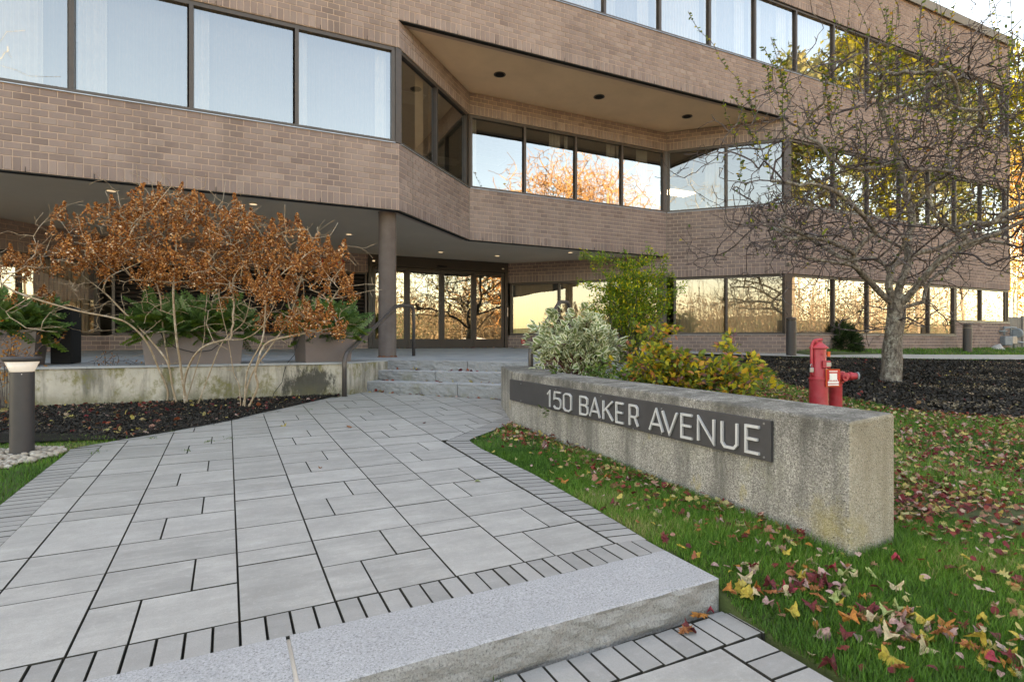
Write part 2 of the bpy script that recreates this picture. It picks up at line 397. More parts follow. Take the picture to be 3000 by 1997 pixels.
M['bark'] = bark('crab_bark', (.05, .04, .032), (.20, .175, .15), (.33, .33, .29))
M['twig'] = bark('crab_twig', (.034, .023, .025), (.07, .054, .055), (.18, .172, .165))
M['hstem'] = bark('hydrangea_stem', (.27, .19, .12), (.36, .28, .20), (.52, .46, .39))
M['birch'] = bark('birch_bark', (.62, .58, .50), (.5, .46, .38), (.12, .1, .08))
M['orangetwig'] = bark('orange_twig', (.42, .20, .08), (.5, .28, .13), (.6, .4, .22))
M['browntwig'] = bark('brown_twig', (.16, .12, .09), (.24, .19, .14), (.32, .27, .21))
M['panicle'] = leafmat('dry_flower', [(0, (.14, .04, .012)), (.35, (.36, .115, .028)), (.7, (.60, .235, .06)), (.9, (.75, .42, .19)), (1, (.88, .72, .56))], .35)
M['crableaf'] = leafmat('crab_leaf', [(0, (.05, .09, .018)), (.45, (.09, .15, .025)), (.7, (.26, .30, .03)), (.9, (.50, .40, .03)), (1, (.26, .08, .04))], .5)
M['varieg'] = leafmat('variegated_leaf', [(0, (.13, .2, .07)), (.5, (.2, .28, .10)), (1, (.28, .34, .14))], .3, edge=(.66, .68, .50))
M['forsy'] = leafmat('fine_green_leaf', [(0, (.07, .15, .015)), (.5, (.14, .26, .025)), (.8, (.24, .35, .03)), (.9, (.55, .50, .03)), (1, (.65, .5, .03))], .4)
M['spirea'] = leafmat('autumn_leaf', [(0, (.08, .14, .03)), (.32, (.17, .25, .04)), (.48, (.36, .37, .045)), (.66, (.64, .50, .04)), (.80, (.60, .30, .05)), (.88, (.55, .18, .09)), (.94, (.25, .14, .15)), (1, (.14, .08, .09))], .4)
M['lowgreen'] = leafmat('low_green_leaf', [(0, (.03, .08, .012)), (.6, (.09, .18, .03)), (1, (.22, .3, .09))], .35)
M['fir'] = leafmat('fir_needle', [(0, (.05, .13, .035)), (.5, (.10, .22, .06)), (.85, (.20, .33, .15)), (1, (.32, .43, .26))], .2)
M['cedar'] = leafmat('cedar_spray', [(0, (.05, .12, .018)), (.6, (.11, .21, .03)), (1, (.22, .28, .04))], .2)
M['yew'] = leafmat('yew_needle', [(0, (.008, .025, .008)), (.7, (.022, .055, .015)), (1, (.05, .1, .03))], .15)
M['yellowleaf'] = leafmat('yellow_leaf', [(0, (.10, .12, .01)), (.5, (.27, .25, .012)), (1, (.42, .36, .015))], .55)
M['goldleaf'] = leafmat('gold_leaf', [(0, (.2, .14, .02)), (.5, (.45, .28, .06)), (1, (.6, .42, .14))], .5)
M['pine'] = leafmat('pine_needle', [(0, (.05, .07, .02)), (.6, (.14, .15, .035)), (1, (.3, .24, .06))], .3)
M['orangeleaf'] = leafmat('orange_dry_leaf', [(0, (.3, .1, .02)), (.6, (.5, .2, .04)), (1, (.6, .3, .08))], .4)
M['stone'] = leafmat('river_stone', [(0, (.22, .18, .15)), (.5, (.36, .32, .27)), (1, (.48, .45, .40))], 0., rough=.8)

# ================================================================ THE OFFICE BUILDING
bld = empty('office_building', (2.5, 10.13, -.3), 'three storey brown brick office building with ribbon windows and a recessed entrance under an overhang', 'building')
def bpart(mb, name, mat, parent=None, **k):
    o = mb.build(name, mat, parent or bld, **k)
    if parent is None or parent is bld: o.matrix_parent_inverse = Matrix.Translation(bld.location).inverted()
    return o
def under(o, parent):                       # parent keeping world coordinates
    o.parent = parent; w = parent.matrix_world if parent.parent is None else Matrix.Translation((0, 0, 0))
    o.matrix_parent_inverse = Matrix.Identity(4)
BI = Matrix.Translation(bld.location).inverted()

V2 = lambda x, y: Vector((x, y))
A0, P0, P1, P2, P3, E0 = V2(-16, 10.13), V2(2.525, 10.13), V2(4.77, 12.35), V2(10.77, 12.35), V2(12.99, 10.13), V2(24.4, 10.13)
G1, G2, G3 = V2(-8.5, 10.15), V2(-2.9, 15.75), V2(7.37, 15.75)
CO = .1016; BRICKS = []                     # (wall, centre, u, n, w, h, rnd)
def wall(name, a, b, z0, z1, soldier=True, thick=.22, ph=0., label=None):
    u = (b-a); L = u.length; u = u/L; n = V2(u.y, -u.x)          # outward = right-hand side of a->b
    mb = MB(); ina, inb = a-n*thick, b-n*thick
    mb.prism([tuple(a), tuple(b), tuple(inb), tuple(ina)], z0, z1)
    w = bpart(mb, name, M['mortar'])
    if label: w['label'] = label
    J = .0125
    def put(s0, s1, c0, c1):
        s0 = max(s0, 0); s1 = min(s1, L); c1 = min(c1, z1)
        if s1-s0 < .03 or c1-c0 < .02: return
        BRICKS.append((w, a.x+u.x*(s0+s1)/2, a.y+u.y*(s0+s1)/2, (c0+c1)/2, u, n, s1-s0-J, c1-c0-J, random.random()))
    z = z0
    if soldier:
        s = ph
        while s < L: put(s, s+CO, z, z+2*CO); s += CO
        s = 0
        z += 2*CO
    k = 0
    while z < z1-.02:
        s = -(.1016 if k % 2 else 0)-ph
        while s < L: put(s, s+2*CO, z, z+CO); s += 2*CO
        z += CO; k += 1
    return w
wall('brick_spandrel', A0, P0, 2.41, 3.632, label='long brick spandrel with its left end out of view')
wall('brick_spandrel', P0, P1, 2.41, 3.632)
wall('brick_spandrel', P1, P2, 2.41, 3.632)
wall('brick_spandrel', P2, P3, 1.80, 3.632)
wall('brick_spandrel', P3, E0, 1.80, 3.632)
wall('brick_spandrel', A0, P0, 5.41, 7.14)
for a, b in ((P0, P1), (P1, P2), (P2, P3)): wall('brick_header', a, b, 5.41, 5.918)
wall('brick_spandrel', P0, P3, 5.92, 7.14, label='upper brick spandrel bridging the recess')
wall('brick_spandrel', P3, E0, 5.41, 7.14)
wall('brick_parapet', A0, E0, 8.93, 10.5)
wall('brick_header', G1, G2, 1.82, 2.42); wall('brick_header', G2, V2(3.06, 15.75), 1.92, 2.42); wall('brick_header', G3, P2, 1.82, 2.42)
wall('brick_base', G1, G2, -.30, .12, False); wall('brick_base', G2, V2(3.06, 15.75), -.30, .14, False)
wall('brick_base', G3, P2, -.42, .17, False); wall('brick_base', P2, P3, -.50, .17, False)
wall('brick_base', P3, V2(20.98, 10.13), -.50, .17, False); wall('brick_base', V2(20.98, 10.13), E0, -.50, .62, False)

def vis_score(x, y, z, u, n, w, h):
    r = CA*x-SA*y; d = SA*x+CA*y
    if d < 1: return 0
    px = r/d*1625; py = z/d*1625
    if abs(px) > 1480 or abs(py) > 985: return 0
    f = -(n.x*x+n.y*y)/math.hypot(x, y)
    return max(0, f)*w*h/(d*d)
sc_b = sorted(range(len(BRICKS)), key=lambda i: -vis_score(*BRICKS[i][1:4], BRICKS[i][4], BRICKS[i][5], BRICKS[i][6], BRICKS[i][7]))
BM = {}
def brick_mesh(w, h):
    k = (round(w, 3), round(h, 3))
    if k not in BM:
        x, z, y, c = w/2, h/2, .007, .0015
        vs = [(-x, 0, -z), (x, 0, -z), (x, 0, z), (-x, 0, z), (-x+c, -y, -z+c), (x-c, -y, -z+c), (x-c, -y, z-c), (-x+c, -y, z-c)]
        me = bpy.data.meshes.new('brick'); me.from_pydata(vs, [], [(4, 5, 6, 7), (0, 1, 5, 4), (1, 2, 6, 5), (2, 3, 7, 6), (3, 0, 4, 7)])
        me.materials.append(M['brick']); BM[k] = me
    return BM[k]
for i in sc_b[:300]:
    w, x, y, z, u, n, bw, bh, rn = BRICKS[i]
    o = bpy.data.objects.new('brick', brick_mesh(bw, bh)); C.objects.link(o); o.parent = w
    o.location = (x, y, z); o.rotation_euler = (0, 0, math.atan2(u.y, u.x)); o.scale = (1, 1+random.uniform(-.25, .35), 1)
rest = [BRICKS[i] for i in sc_b[300:]]
Vv = []; Ff = []; Rr = []
for w, x, y, z, u, n, bw, bh, rn in rest:
    b0 = len(Vv); hx, hz, pr, c = bw/2, bh/2, .007*random.uniform(.75, 1.35), .0015
    for sx, sz in ((-1, -1), (1, -1), (1, 1), (-1, 1)): Vv.append((x+u.x*sx*hx, y+u.y*sx*hx, z+sz*hz))
    for sx, sz in ((-1, -1), (1, -1), (1, 1), (-1, 1)): Vv.append((x+u.x*sx*(hx-c)+n.x*pr, y+u.y*sx*(hx-c)+n.y*pr, z+sz*(hz-c)))
    for f in ((4, 5, 6, 7), (0, 1, 5, 4), (1, 2, 6, 5), (2, 3, 7, 6), (3, 0, 4, 7)): Ff.append([b0+q for q in f]); Rr.append(rn)
me = bpy.data.meshes.new('brickwork'); me.from_pydata(Vv, [], Ff); me.materials.append(M['brickf'])
a_ = me.attributes.new('rnd', 'FLOAT', 'FACE'); a_.data.foreach_set('value', Rr)
o = link('brickwork', me, bld); o.matrix_parent_inverse = BI; o['kind'] = 'stuff'
del Vv, Ff, Rr

# dark shelf angles under the brick bands, weep holes, movement joints
mb = MB()
def edge_line(a, b, z, w=.012, h=.02, out=.012):
    u = (b-a).normalized(); n = V2(u.y, -u.x); c = (a+b)/2+n*(out-.05)
    mb.box((c.x, c.y, z), ((b-a).length, .1, h), rz=math.atan2(u.y, u.x))
for a, b in ((A0, P0), (P0, P1), (P1, P2)): edge_line(a, b, 2.398)
edge_line(P0, P3, 5.906)
for a, b, z in ((P2, P3, 1.79), (P3, E0, 1.79), (A0, E0, 8.92), (P3, E0, 5.40)): edge_line(a, b, z, out=.004)
bpart(mb, 'shelf_angle', M['black'])
mb = MB()
def weeps(a, b, z, st=.8):
    u = (b-a).normalized(); n = V2(u.y, -u.x); s = .35
    while s < (b-a).length:
        c = a+u*s+n*.004; mb.box((c.x, c.y, z+.035), (.009, .012, .07), rz=math.atan2(u.y, u.x)); s += st
for a, b, z in ((A0, P0, 2.41), (P1, P2, 2.41), (P0, P3, 5.92), (A0, P0, 5.41), (P3, E0, 8.93)): weeps(a, b, z)
bpart(mb, 'weep_holes', M['black'])
mb = MB()
for x, y, rz, z0, z1 in ((2.38, 10.13, 0, 6.02, 7.14), (P1.x, P1.y, .39, 2.41, 3.63), (P2.x, P2.y, -.39, 1.8, 3.63), (P2.x, P2.y, -.39, 5.41, 5.92), (P1.x, P1.y, .39, 5.41, 5.92),
                          (12.75, 10.37, -.785, 5.41, 5.92), (13.05, 10.13, 0, 5.6, 7.1), (2.87, 10.475, .785, 2.41, 3.6), (2.87, 10.475, .785, 5.41, 5.9)):
    mb.box((x, y, (z0+z1)/2), (.014, .024, z1-z0), rz=rz)
bpart(mb, 'movement_joints', M['roofm'])

# slabs, soffits, roof
def slab(name, poly, z0, z1, mat):
    mb = MB(); mb.prism(poly, z0, z1); return bpart(mb, name, mat)
slab('entrance_soffit', [(-15.9, 10.24), (2.48, 10.24), (4.73, 12.46), (10.73, 12.46), (13.03, 10.24), (24.2, 10.24), (24.2, 30), (-15.9, 30)], 2.43, 3.15, M['stucco2'])
slab('recess_soffit', [(2.62, 10.24), (4.9, 12.5), (10.65, 12.5), (12.9, 10.24)], 5.935, 6.05, M['stucco'])
slab('third_floor_slab', [(-15.7, 10.4), (24.1, 10.4), (24.1, 30), (-15.7, 30)], 6.3, 6.95, M['carpet'])
slab('second_floor', [(-15.7, 10.5), (2.3, 10.5), (4.6, 12.7), (10.9, 12.7), (13.2, 10.5), (24.1, 10.5), (24.1, 29), (-15.7, 29)], 3.16, 3.2, M['carpet'])
slab('second_ceiling', [(-15.7, 10.5), (2.3, 10.5), (4.6, 12.7), (10.9, 12.7), (13.2, 10.5), (24.1, 10.5), (24.1, 29), (-15.7, 29)], 5.62, 5.66, M['ceiling'])
slab('third_ceiling', [(-15.7, 10.5), (24.1, 10.5), (24.1, 29), (-15.7, 29)], 9.1, 9.14, M['ceiling'])
slab('roof_slab', [(-15.9, 10.25), (24.3, 10.25), (24.3, 29.8), (-15.9, 29.8)], 10.0, 10.3, M['roofm'])
slab('ground_floor_slab', [(-8, 16.2), (7.2, 16.2), (13.2, 10.6), (24.1, 10.6), (24.1, 29), (-8, 29)], -.5, -.26, M['carpet'])
slab('interior_wall', [(-15.6, 19), (24, 19), (24, 19.1), (-15.6, 19.1)], -.2, 9.1, M['interior'])
slab('side_wall', [(24.25, 10.36), (24.45, 10.36), (24.45, 29.9), (24.25, 29.9)], -.5, 10.45, M['brickf'])
slab('side_wall', [(-16, 10.4), (-15.8, 10.4), (-15.8, 29.9), (-16, 29.9)], -.5, 10.45, M['brickf'])
slab('rear_wall', [(-16, 29.95), (24.4, 29.95), (24.4, 30.2), (-16, 30.2)], -.5, 10.45, M['brickf'])
slab('left_wing_wall', [(-16, 10.5), (-8.5, 10.5), (-8.5, 10.8), (-16, 10.8)], -.5, 2.42, M['brickf'])
mb = MB()
mb.bbox((-16.05, 10.06, 10.5), (24.5, 10.5, 10.62)); mb.bbox((-16.05, 10.03, 10.38), (24.52, 10.06, 10.66)); mb.bbox((24.3, 10.5, 10.5), (24.52, 30, 10.62))
bpart(mb, 'roof_coping', M['roofm'])
# partition boxes and ceiling lights seen through the glass
mb = MB(); mb.bbox((3.3, 13.6, 3.2), (3.4, 18.9, 5.6)); mb.bbox((9.8, 14.5, 3.2), (9.9, 18.9, 5.6)); mb.bbox((6.1, 15.5, 3.2), (7.6, 16.2, 4.3)); bpart(mb, 'interior_partition', M['interior'])
for px, py in ((1985, 566), (1420, 470), (1290, 470)):
    d = 5.6*1625/(998.5-py); p = PD(px, py, d); mb = MB(); mb.box((p.x, p.y, 5.60), (1.2, .6, .03))
    bpart(mb, 'ceiling_panel', M['panel'] if px > 1900 else M['curtain'])
for i in range(14):
    mb = MB(); mb.box((-2.6+i*1.9, 12.6+(i % 3)*1.9+(2 if 4 < -2.6+i*1.9 < 11 else 0), 5.61), (1.2, .6, .02)); bpart(mb, 'ceiling_panel', M['curtain'])

# windows: one object per bay (frame), with its pane, flashing and curtain
def windows(a, b, z0, z1, cuts, curtain=lambda i: [], fw=.062, glassm='glass', flash=True):
    u = (b-a).normalized(); n = V2(u.y, -u.x); rz = math.atan2(u.y, u.x)
    def P(s, o, z): return (a.x+u.x*s+n.x*o, a.y+u.y*s+n.y*o, z)
    for i in range(len(cuts)-1):
        s0, s1 = cuts[i], cuts[i+1]; L = s1-s0; mid = (s0+s1)/2
        f = MB()
        f.box(P(mid, -.07, z1-.035), (L, .10, .07), rz); f.box(P(mid, -.065, z0+.03), (L, .12, .06), rz)
        f.box(P(s0+fw/2*(1 if i else 1), -.066, (z0+z1)/2), (fw, .104, z1-z0-.13), rz)
        if i == len(cuts)-2: f.box(P(s1-fw/2, -.066, (z0+z1)/2), (fw, .104, z1-z0-.13), rz)
        w = bpart(f, 'window', M['bronze'])
        if flash:
            g = MB(); g.box(P(mid, -.02, z0-.004), (L-.002, .10, .012), rz); g.build('sill', M['flash'], w)
        g = MB(); q0 = P(s0+fw*.5, -.075, z0+.05); q1 = P(s1-fw*.5 if i < len(cuts)-2 else s1-fw*.5, -.075, z0+.05)
        t = MB(); g.add([q0, q1, (q1[0], q1[1], z1-.05), (q0[0], q0[1], z1-.05)], [(0, 1, 2, 3)])
        g.build('pane', M[glassm], w)
        cl = list(curtain(i))
        if z0 > 3 and a is A0: cl.append((.05, L-.05, 'sheer', .012))
        for (c0, c1, mt, amp) in cl:
            c = MB(); k = max(4, int((c1-c0)/.018)); off = -.36 if mt == 'sheer' else -.24 if mt == 'tan' else -.28
            vs = []; fs = []
            for j in range(k+1):
                s = c0+(c1-c0)*j/k; o_ = off+amp*math.sin(j*1.25+i)+amp*.4*math.sin(j*.37+i*2)
                vs += [P(s0+s, o_, z0-.05), P(s0+s, o_, z1+.06)]
            for j in range(k): fs.append((2*j, 2*j+2, 2*j+3, 2*j+1))
            c.add(vs, fs); c.build('curtain', M[mt], w)
def left2(i):
    L = {0: [(.5, 1.3, 'curtain', .02)], 1: [(.5, 1.35, 'curtain', .02)], 2: [(.08, .42, 'curtain', .03)], 3: [(.06, .27, 'curtain', .03)], 4: [(.06, .22, 'curtain', .03), (1.42, 1.62, 'curtain', .02)]}.get(i-7, [(.08, .4, 'curtain', .03)])
    return L
cutsL = [-16+16+v for v in ()]
xs = [-13.38, -11.81, -10.24, -8.67, -7.1, -5.53, -3.93, -2.36, -.83, .74, 2.46]
windows(A0, P0, 3.64, 5.41, [x+16 for x in xs], lambda i: {6: [(.3, 1.2, 'curtain', .02)], 7: [(.06, .42, 'curtain', .03)], 8: [(.06, .27, 'curtain', .03)], 9: [(.06, .22, 'curtain', .03), (1.40, 1.62, 'curtain', .02)]}.get(i, [(.1, .5, 'curtain', .03)]))
windows(P0, P1, 3.64, 5.41, [.06, 1.53, 3.10], lambda i: [(.95, 1.25, 'tan', .03)] if i == 0 else [(.04, .1, 'tan', .02)])
windows(P1, P2, 3.64, 5.41, [.03, 1.47, 2.97, 4.45, 5.96], lambda i: [[(.03, .26, 'curtain', .03)], [(.85, 1.2, 'curtain', .03), (1.3, 1.42, 'curtain', .03)], [(1.15, 1.42, 'curtain', .03)], [(.02, .06, 'curtain', .02), (.7, 1.1, 'curtain', .03)]][i])
windows(P2, P3, 3.64, 5.41, [.03, 1.57, 3.09], lambda i: [[(1.0, 1.4, 'curtain', .03)], [(1.1, 1.4, 'curtain', .03)]][i])
main_cuts = [.06, 1.86, 3.39, 4.96, 6.48, 7.98, 9.55, 11.16, 11.38]
windows(P3, E0, 3.64, 5.41, main_cuts, lambda i: [(.06, 1.5, 'curtain', .02)] if i % 3 == 1 and i < 7 else [(.06, .35, 'curtain', .03)] if i < 7 else [])
c3 = [-13.06+16+1.55*k for k in range(24)]+[24.0+16, 24.38+16]
windows(A0, E0, 7.15, 8.93, c3, lambda i: [(.07, 1.45, 'curtain', .02)] if i in (12, 14, 17) else [(.07, .5, 'curtain', .03), (1.1, 1.45, 'curtain', .02)] if i < 24 else [])
windows(G1, G2, .13, 1.82, [.3, 1.87, 3.44, 5.0, 6.12, 7.72], lambda i: [(.05, 1.52 if i != 3 else 1.05, 'tan', .02)], glassm='glassg', flash=False)
dl = (P2-G3).length
windows(G3, P2, .18, 1.82, [.08, 1.62, 3.2, 4.60], lambda i: [(.1, 1.32, 'tan', .008)], flash=False, glassm='glassg')
windows(P2, P3, .18, 1.80, [.2, 1.57, 3.09], lambda i: [(.05, 1.3 if i == 0 else 1.45, 'tan', .006)], glassm='glassg')
windows(P3, E0, .18, 1.80, [.06, 1.86, 3.39, 4.96, 6.48, 7.98], lambda i: [(.05, (1.74, 1.48, 1.5, 1.46, 1.45)[i], 'tan', (.006, .018, .012, .008, .006)[i])], glassm='glassg')
windows(P3, E0, .63, 1.80, [8.0, 9.55, 11.36], lambda i: [(.05, 1.45, 'tan', .006)], glassm='glassg')
# corner posts
for p, z0, z1, rz, w in ((P0+V2(-.02, .07), 3.65, 5.40, .39, .13), (P1+V2(0, .06), 3.65, 5.40, .39, .09), (P2+V2(0, .06), 3.65, 5.40, -.39, .1), (P3+V2(-.02, .07), 3.65, 5.40, -.39, .16),
                         (P3+V2(0, .05), .19, 1.79, -.39, .2), (P2+V2(-.03, .1), .19, 1.79, -.785, .2), (E0+V2(-.12, .1), .64, 1.79, 0, .2)):
    mb = MB(); mb.box((p.x, p.y, (z0+z1)/2), (w, .12, z1-z0), rz=rz); bpart(mb, 'corner_post', M['bronze'])
mb = MB(); mb.bbox((20.9, 10.17, .19), (20.975, 10.28, .62)); bpart(mb, 'corner_post', M['bronze'])

# louvre bank left of the doors
lv = MB(); Y = 15.75
for x0, x1, z0, z1 in ((-2.85, 3.02, 1.86, 1.91), (-2.85, 3.02, .15, .19), (-2.85, -2.79, .19, 1.86), (2.97, 3.02, .19, 1.86), (-.9, -.85, .19, 1.86), (1.05, 1.1, .19, 1.86)):
    lv.bbox((x0, Y-.03, z0), (x1, Y+.08, z1))
louv = bpart(lv, 'louvre_frame', M['bronze'])
mb = MB(); mb.bbox((-2.85, Y+.12, .15), (3.02, Y+.2, 1.91)); mb.build('louvre_back', M['black'], louv)
for k in range(16):
    z = .235+k*.1025
    for x0, x1 in ((-2.78, -.91), (-.84, 1.04), (1.11, 2.96)):
        mb = MB(); mb.box(((x0+x1)/2, Y+.03, z), (x1-x0, .09, .012), M=Matrix.Rotation(R(38), 3, 'X')); mb.build('louvre_slat', M['bronze'], louv)

# entrance doors: a bronze surround with four glazed leaves
dr = MB(); Y = 15.75
dr.bbox((3.06, Y-.06, 2.12), (7.37, Y+.1, 2.43)); dr.bbox((3.06, Y-.06, -.28), (3.16, Y+.1, 2.12)); dr.bbox((7.25, Y-.06, -.28), (7.35, Y+.1, 2.12))
dr.bbox((3.16, Y-.05, -.225), (7.25, Y+.1, -.205))
door = bpart(dr, 'entrance_surround', M['darkbronze'])
for i, (x0, x1) in enumerate(((3.17, 4.16), (4.165, 5.205), (5.21, 6.225), (6.23, 7.24))):
    mb = MB(); w = .085; y0, y1 = Y-.03, Y+.03
    mb.bbox((x0, y0, -.2), (x0+w, y1, 2.11)); mb.bbox((x1-w, y0, -.2), (x1, y1, 2.11)); mb.bbox((x0+w, y0, 2.02), (x1-w, y1, 2.11)); mb.bbox((x0+w, y0, -.2), (x1-w, y1, .06))
    lf = mb.build('entrance_door', M['darkbronze'], door)
    mb = MB(); mb.add([(x0+w-.01, Y, .05), (x1-w+.01, Y, .05), (x1-w+.01, Y, 2.03), (x0+w-.01, Y, 2.03)], [(0, 1, 2, 3)]); mb.build('pane', M['doorglass'], lf)
    if i:
        mb = MB(); xm = x0+.42; mb.box((xm, Y-.006, 1.16), (.13, .006, .045)); mb.build('door_sticker', M['white'], lf)
mb = MB(); mb.box((5.2, Y-.075, 2.2), (.3, .03, .05)); mb.lathe((5.27, Y-.1, 2.2), [(.012, 0), (.012, .01)], 10, axis='y'); mb.build('motion_sensor', M['black'], door)
for x, z in ((3.2, 2.24), (7.18, 2.24)):
    mb = MB(); mb.box((x, Y-.075, z), (.06, .03, .03)); mb.build('entrance_lamp', M['lamp'] if x < 4 else M['white'], door)
mb = MB(); mb.box((7.33, Y-.08, .9), (.035, .03, .28)); mb.build('card_reader', M['steel'], door)
mb = MB(); mb.box((7.7, 15.3, 0.0), (.12, .05, .15), rz=-.785); mb.box((7.69, 15.26, -.03), (.07, .02, .02), rz=-.785, mi=1)
bpart(mb, 'fire_alarm_pull', [M['redplain'], M['white']])
# alarm bells on the brick header
for px in (934, 995):
    x = onY(px, 15.7); mb = MB()
    mb.lathe((x, 15.72, 2.16), [(.115, 0), (.115, -.03), (.10, -.055), (.07, -.06)], 22, 0, 'y')
    mb.lathe((x, 15.72, 2.16), [(.07, -.055), (.066, -.08), (.02, -.085)], 18, 1, 'y')
    bpart(mb, 'alarm_bell', [M['redplain'], M['stucco2']], smooth=False)
# downlights
for x, y in ((-1.98, 10.885), (.101, 10.861), (2.092, 12.992), (4.774, 14.514), (6.444, 14.459), (8.003, 13.036), (-4.1, 10.9), (-.2, 13.2)):
    mb = MB(); mb.lathe((x, y, 2.428), [(.10, 0), (.10, -.006), (.075, -.008), (.07, -.002)], 20); o = bpart(mb, 'downlight', M['stucco2'])
    mb = MB(); mb.lathe((x, y, 2.423), [(.062, -.004), (.03, -.006)], 16); mb.build('lamp', M['lamp'], o)
for x, y in ((5.083, 11.273), (7.728, 11.263), (10.504, 11.241)):
    mb = MB(); mb.lathe((x, y, 5.933), [(.135, 0), (.135, -.008), (.11, -.01), (.10, -.004)], 22); o = bpart(mb, 'recess_downlight', M['bronze'])
    mb = MB(); mb.lathe((x, y, 5.929), [(.1, -.004), (.05, -.006)], 18); mb.build('lamp_well', M['black'], o)
mb = MB(); mb.box((P3.x-.15, P3.y-.12, 2.0), (.09, .09, .1)); bpart(mb, 'wall_camera', M['roofm'])

# round column
mb = MB(); cx, cy = 2.4, 10.5
mb.lathe((cx, cy, 0), [(.168, -.305), (.168, -.29), (.165, 2.40), (.172, 2.41), (.172, 2.44)], 40)
mb2 = MB(); o = bpart(mb, 'entrance_column', M['column'], smooth=True)
md = o.modifiers.new('e', 'EDGE_SPLIT'); md.split_angle = R(40)
mb = MB()
for a in (3.6, 4.1, 4.9, 5.5): mb.box((cx+.17*math.cos(a), cy+.17*math.sin(a), -.29), (.05, .05, .025), rz=a)
mb.lathe((cx, cy, -.304), [(.19, 0), (.175, .012)], 30)
mb.build('rusted_base', simple('rust', (.22, .07, .025), (.1, .04, .02), 20, .9, .4, 60), o)

# ================================================================ THE GROUND
def pip(x, y, poly):
    x = np.asarray(x); y = np.asarray(y); ins = np.zeros(x.shape, bool); n = len(poly)
    for i in range(n):
        x0, y0 = poly[i]; x1, y1 = poly[(i+1) % n]
        if y0 == y1: continue
        c = ((y0 > y) != (y1 > y)) & (x < (x1-x0)*(y-y0)/(y1-y0)+x0); ins ^= c
    return ins
TH = .028; cT, sT = math.cos(TH), math.sin(TH); OX, OY = -.023, 2.113      # paving axes
def W2(u, v):
    s_ = (.01+.018*v) if u >= 10*.1583-1e-6 else 0
    return (OX+u*cT-v*sT+s_, OY+u*sT+v*cT)
LEFT_EDGE = [(-1.19, 2.0), (-1.215, 3.3), (-1.235, 4.3), (-1.25, 5.27), (-1.262, 5.46), (-1.186, 5.56), (-1.0, 5.72), (-.64, 6.0), (-.37, 6.22), (-.127, 6.46), (.14, 6.86), (.40, 7.17), (.66, 7.5), (1.0, 7.95), (1.28, 8.18)]
RIGHT_EDGE = [(3.5, 6.65), (3.0, 5.83), (2.55, 5.28), (2.2, 4.98), (1.84, 4.68), (1.776, 4.59), (1.755, 4.3), (1.79, 3.4), (1.77, 2.6), (1.742, 2.0)]
WALK = LEFT_EDGE+[(1.62, 8.52), (4.2, 6.0)]+RIGHT_EDGE
MULCH_L = [(-1.0, 5.735), (-.64, 6.0), (-.37, 6.22), (-.127, 6.46), (.14, 6.86), (.40, 7.17), (.66, 7.5), (1.0, 7.95), (1.28, 8.2), (-12, 8.2), (-12, 8.0), (-3.0, 6.9), (-2.0, 6.45), (-1.7, 6.27), (-1.34, 6.08), (-1.15, 5.95)]
MULCH_R = [(9.7, 9.0), (9.0, 8.0), (8.85, 7.1), (8.1, 6.55), (7.5, 5.87), (7.42, 5.49), (7.25, 4.8), (7.15, 4.06), (7.57, 3.65), (8.15, 3.2), (9.5, 2.7), (13, 2.4), (18, 3), (24, 5.6), (24, 7.1), (19.8, 7.45), (15.97, 8.1), (13.0, 8.9), (11.0, 9.4)]
BED = [(2.9, 1.9), (3.35, 2.3), (4.2, 3.0), (5.0, 4.0), (6.6, 5.5), (8.3, 7.2), (8.9, 8.3), (8.0, 8.8), (4.3, 6.3), (3.2, 6.0), (2.9, 5.0)]
STONES = [(-3, 5.2), (-1.85, 4.97), (-1.5, 4.93), (-1.30, 5.25), (-1.27, 5.42), (-1.42, 5.6), (-1.9, 5.62), (-3, 5.75)]
def axis_pts(a, b, fine0, fine1, step, grow=1.35):
    v = list(np.arange(fine0, fine1+1e-6, step)); s = step
    while v[-1] < b: s *= grow; v.append(v[-1]+s)
    s = step
    while v[0] > a: s *= grow; v.insert(0, v[0]-s)
    return np.array(v)
gx = axis_pts(-500, 500, -6, 27, .14); gy = axis_pts(-500, 600, -.8, 12, .14)
gx = np.sort(np.concatenate([gx, [1.742, 1.748, 1.80, 1.90]])); gy = np.sort(np.concatenate([gy, [1.60, 1.66, 1.995, 2.005]]))
GX, GY = np.meshgrid(gx, gy); GZ = ground(GX, GY)
inw = pip(GX, GY, WALK) | ((GY < 2.15) & (GX < 1.74)); GZ = GZ-.012
GZ = np.where(inw, GZ-.05, GZ); GZ = np.where((GY < -3.0), -1.36, GZ)
far = np.clip((-GY-45)/60, 0, 1); GZ = GZ+far*9+np.where(GY < -20, .12*np.sin(GX*.3)+.1*np.cos(GY*.4), 0)*far
sta = np.exp(-((GY-10.0)**2)/.35)*np.where((GX > 13), .10, 0); GZ = GZ+sta
ny_, nx_ = GX.shape
vs = np.stack([GX, GY, GZ], -1).reshape(-1, 3)
idx = np.arange(nx_*ny_).reshape(ny_, nx_)
fs = np.stack([idx[:-1, :-1], idx[:-1, 1:], idx[1:, 1:], idx[1:, :-1]], -1).reshape(-1, 4)
me = bpy.data.meshes.new('ground'); me.from_pydata(vs.tolist(), [], fs.tolist()); me.polygons.foreach_set('use_smooth', [True]*len(fs))
link('ground', me, None, M['soil'])['kind'] = 'structure'

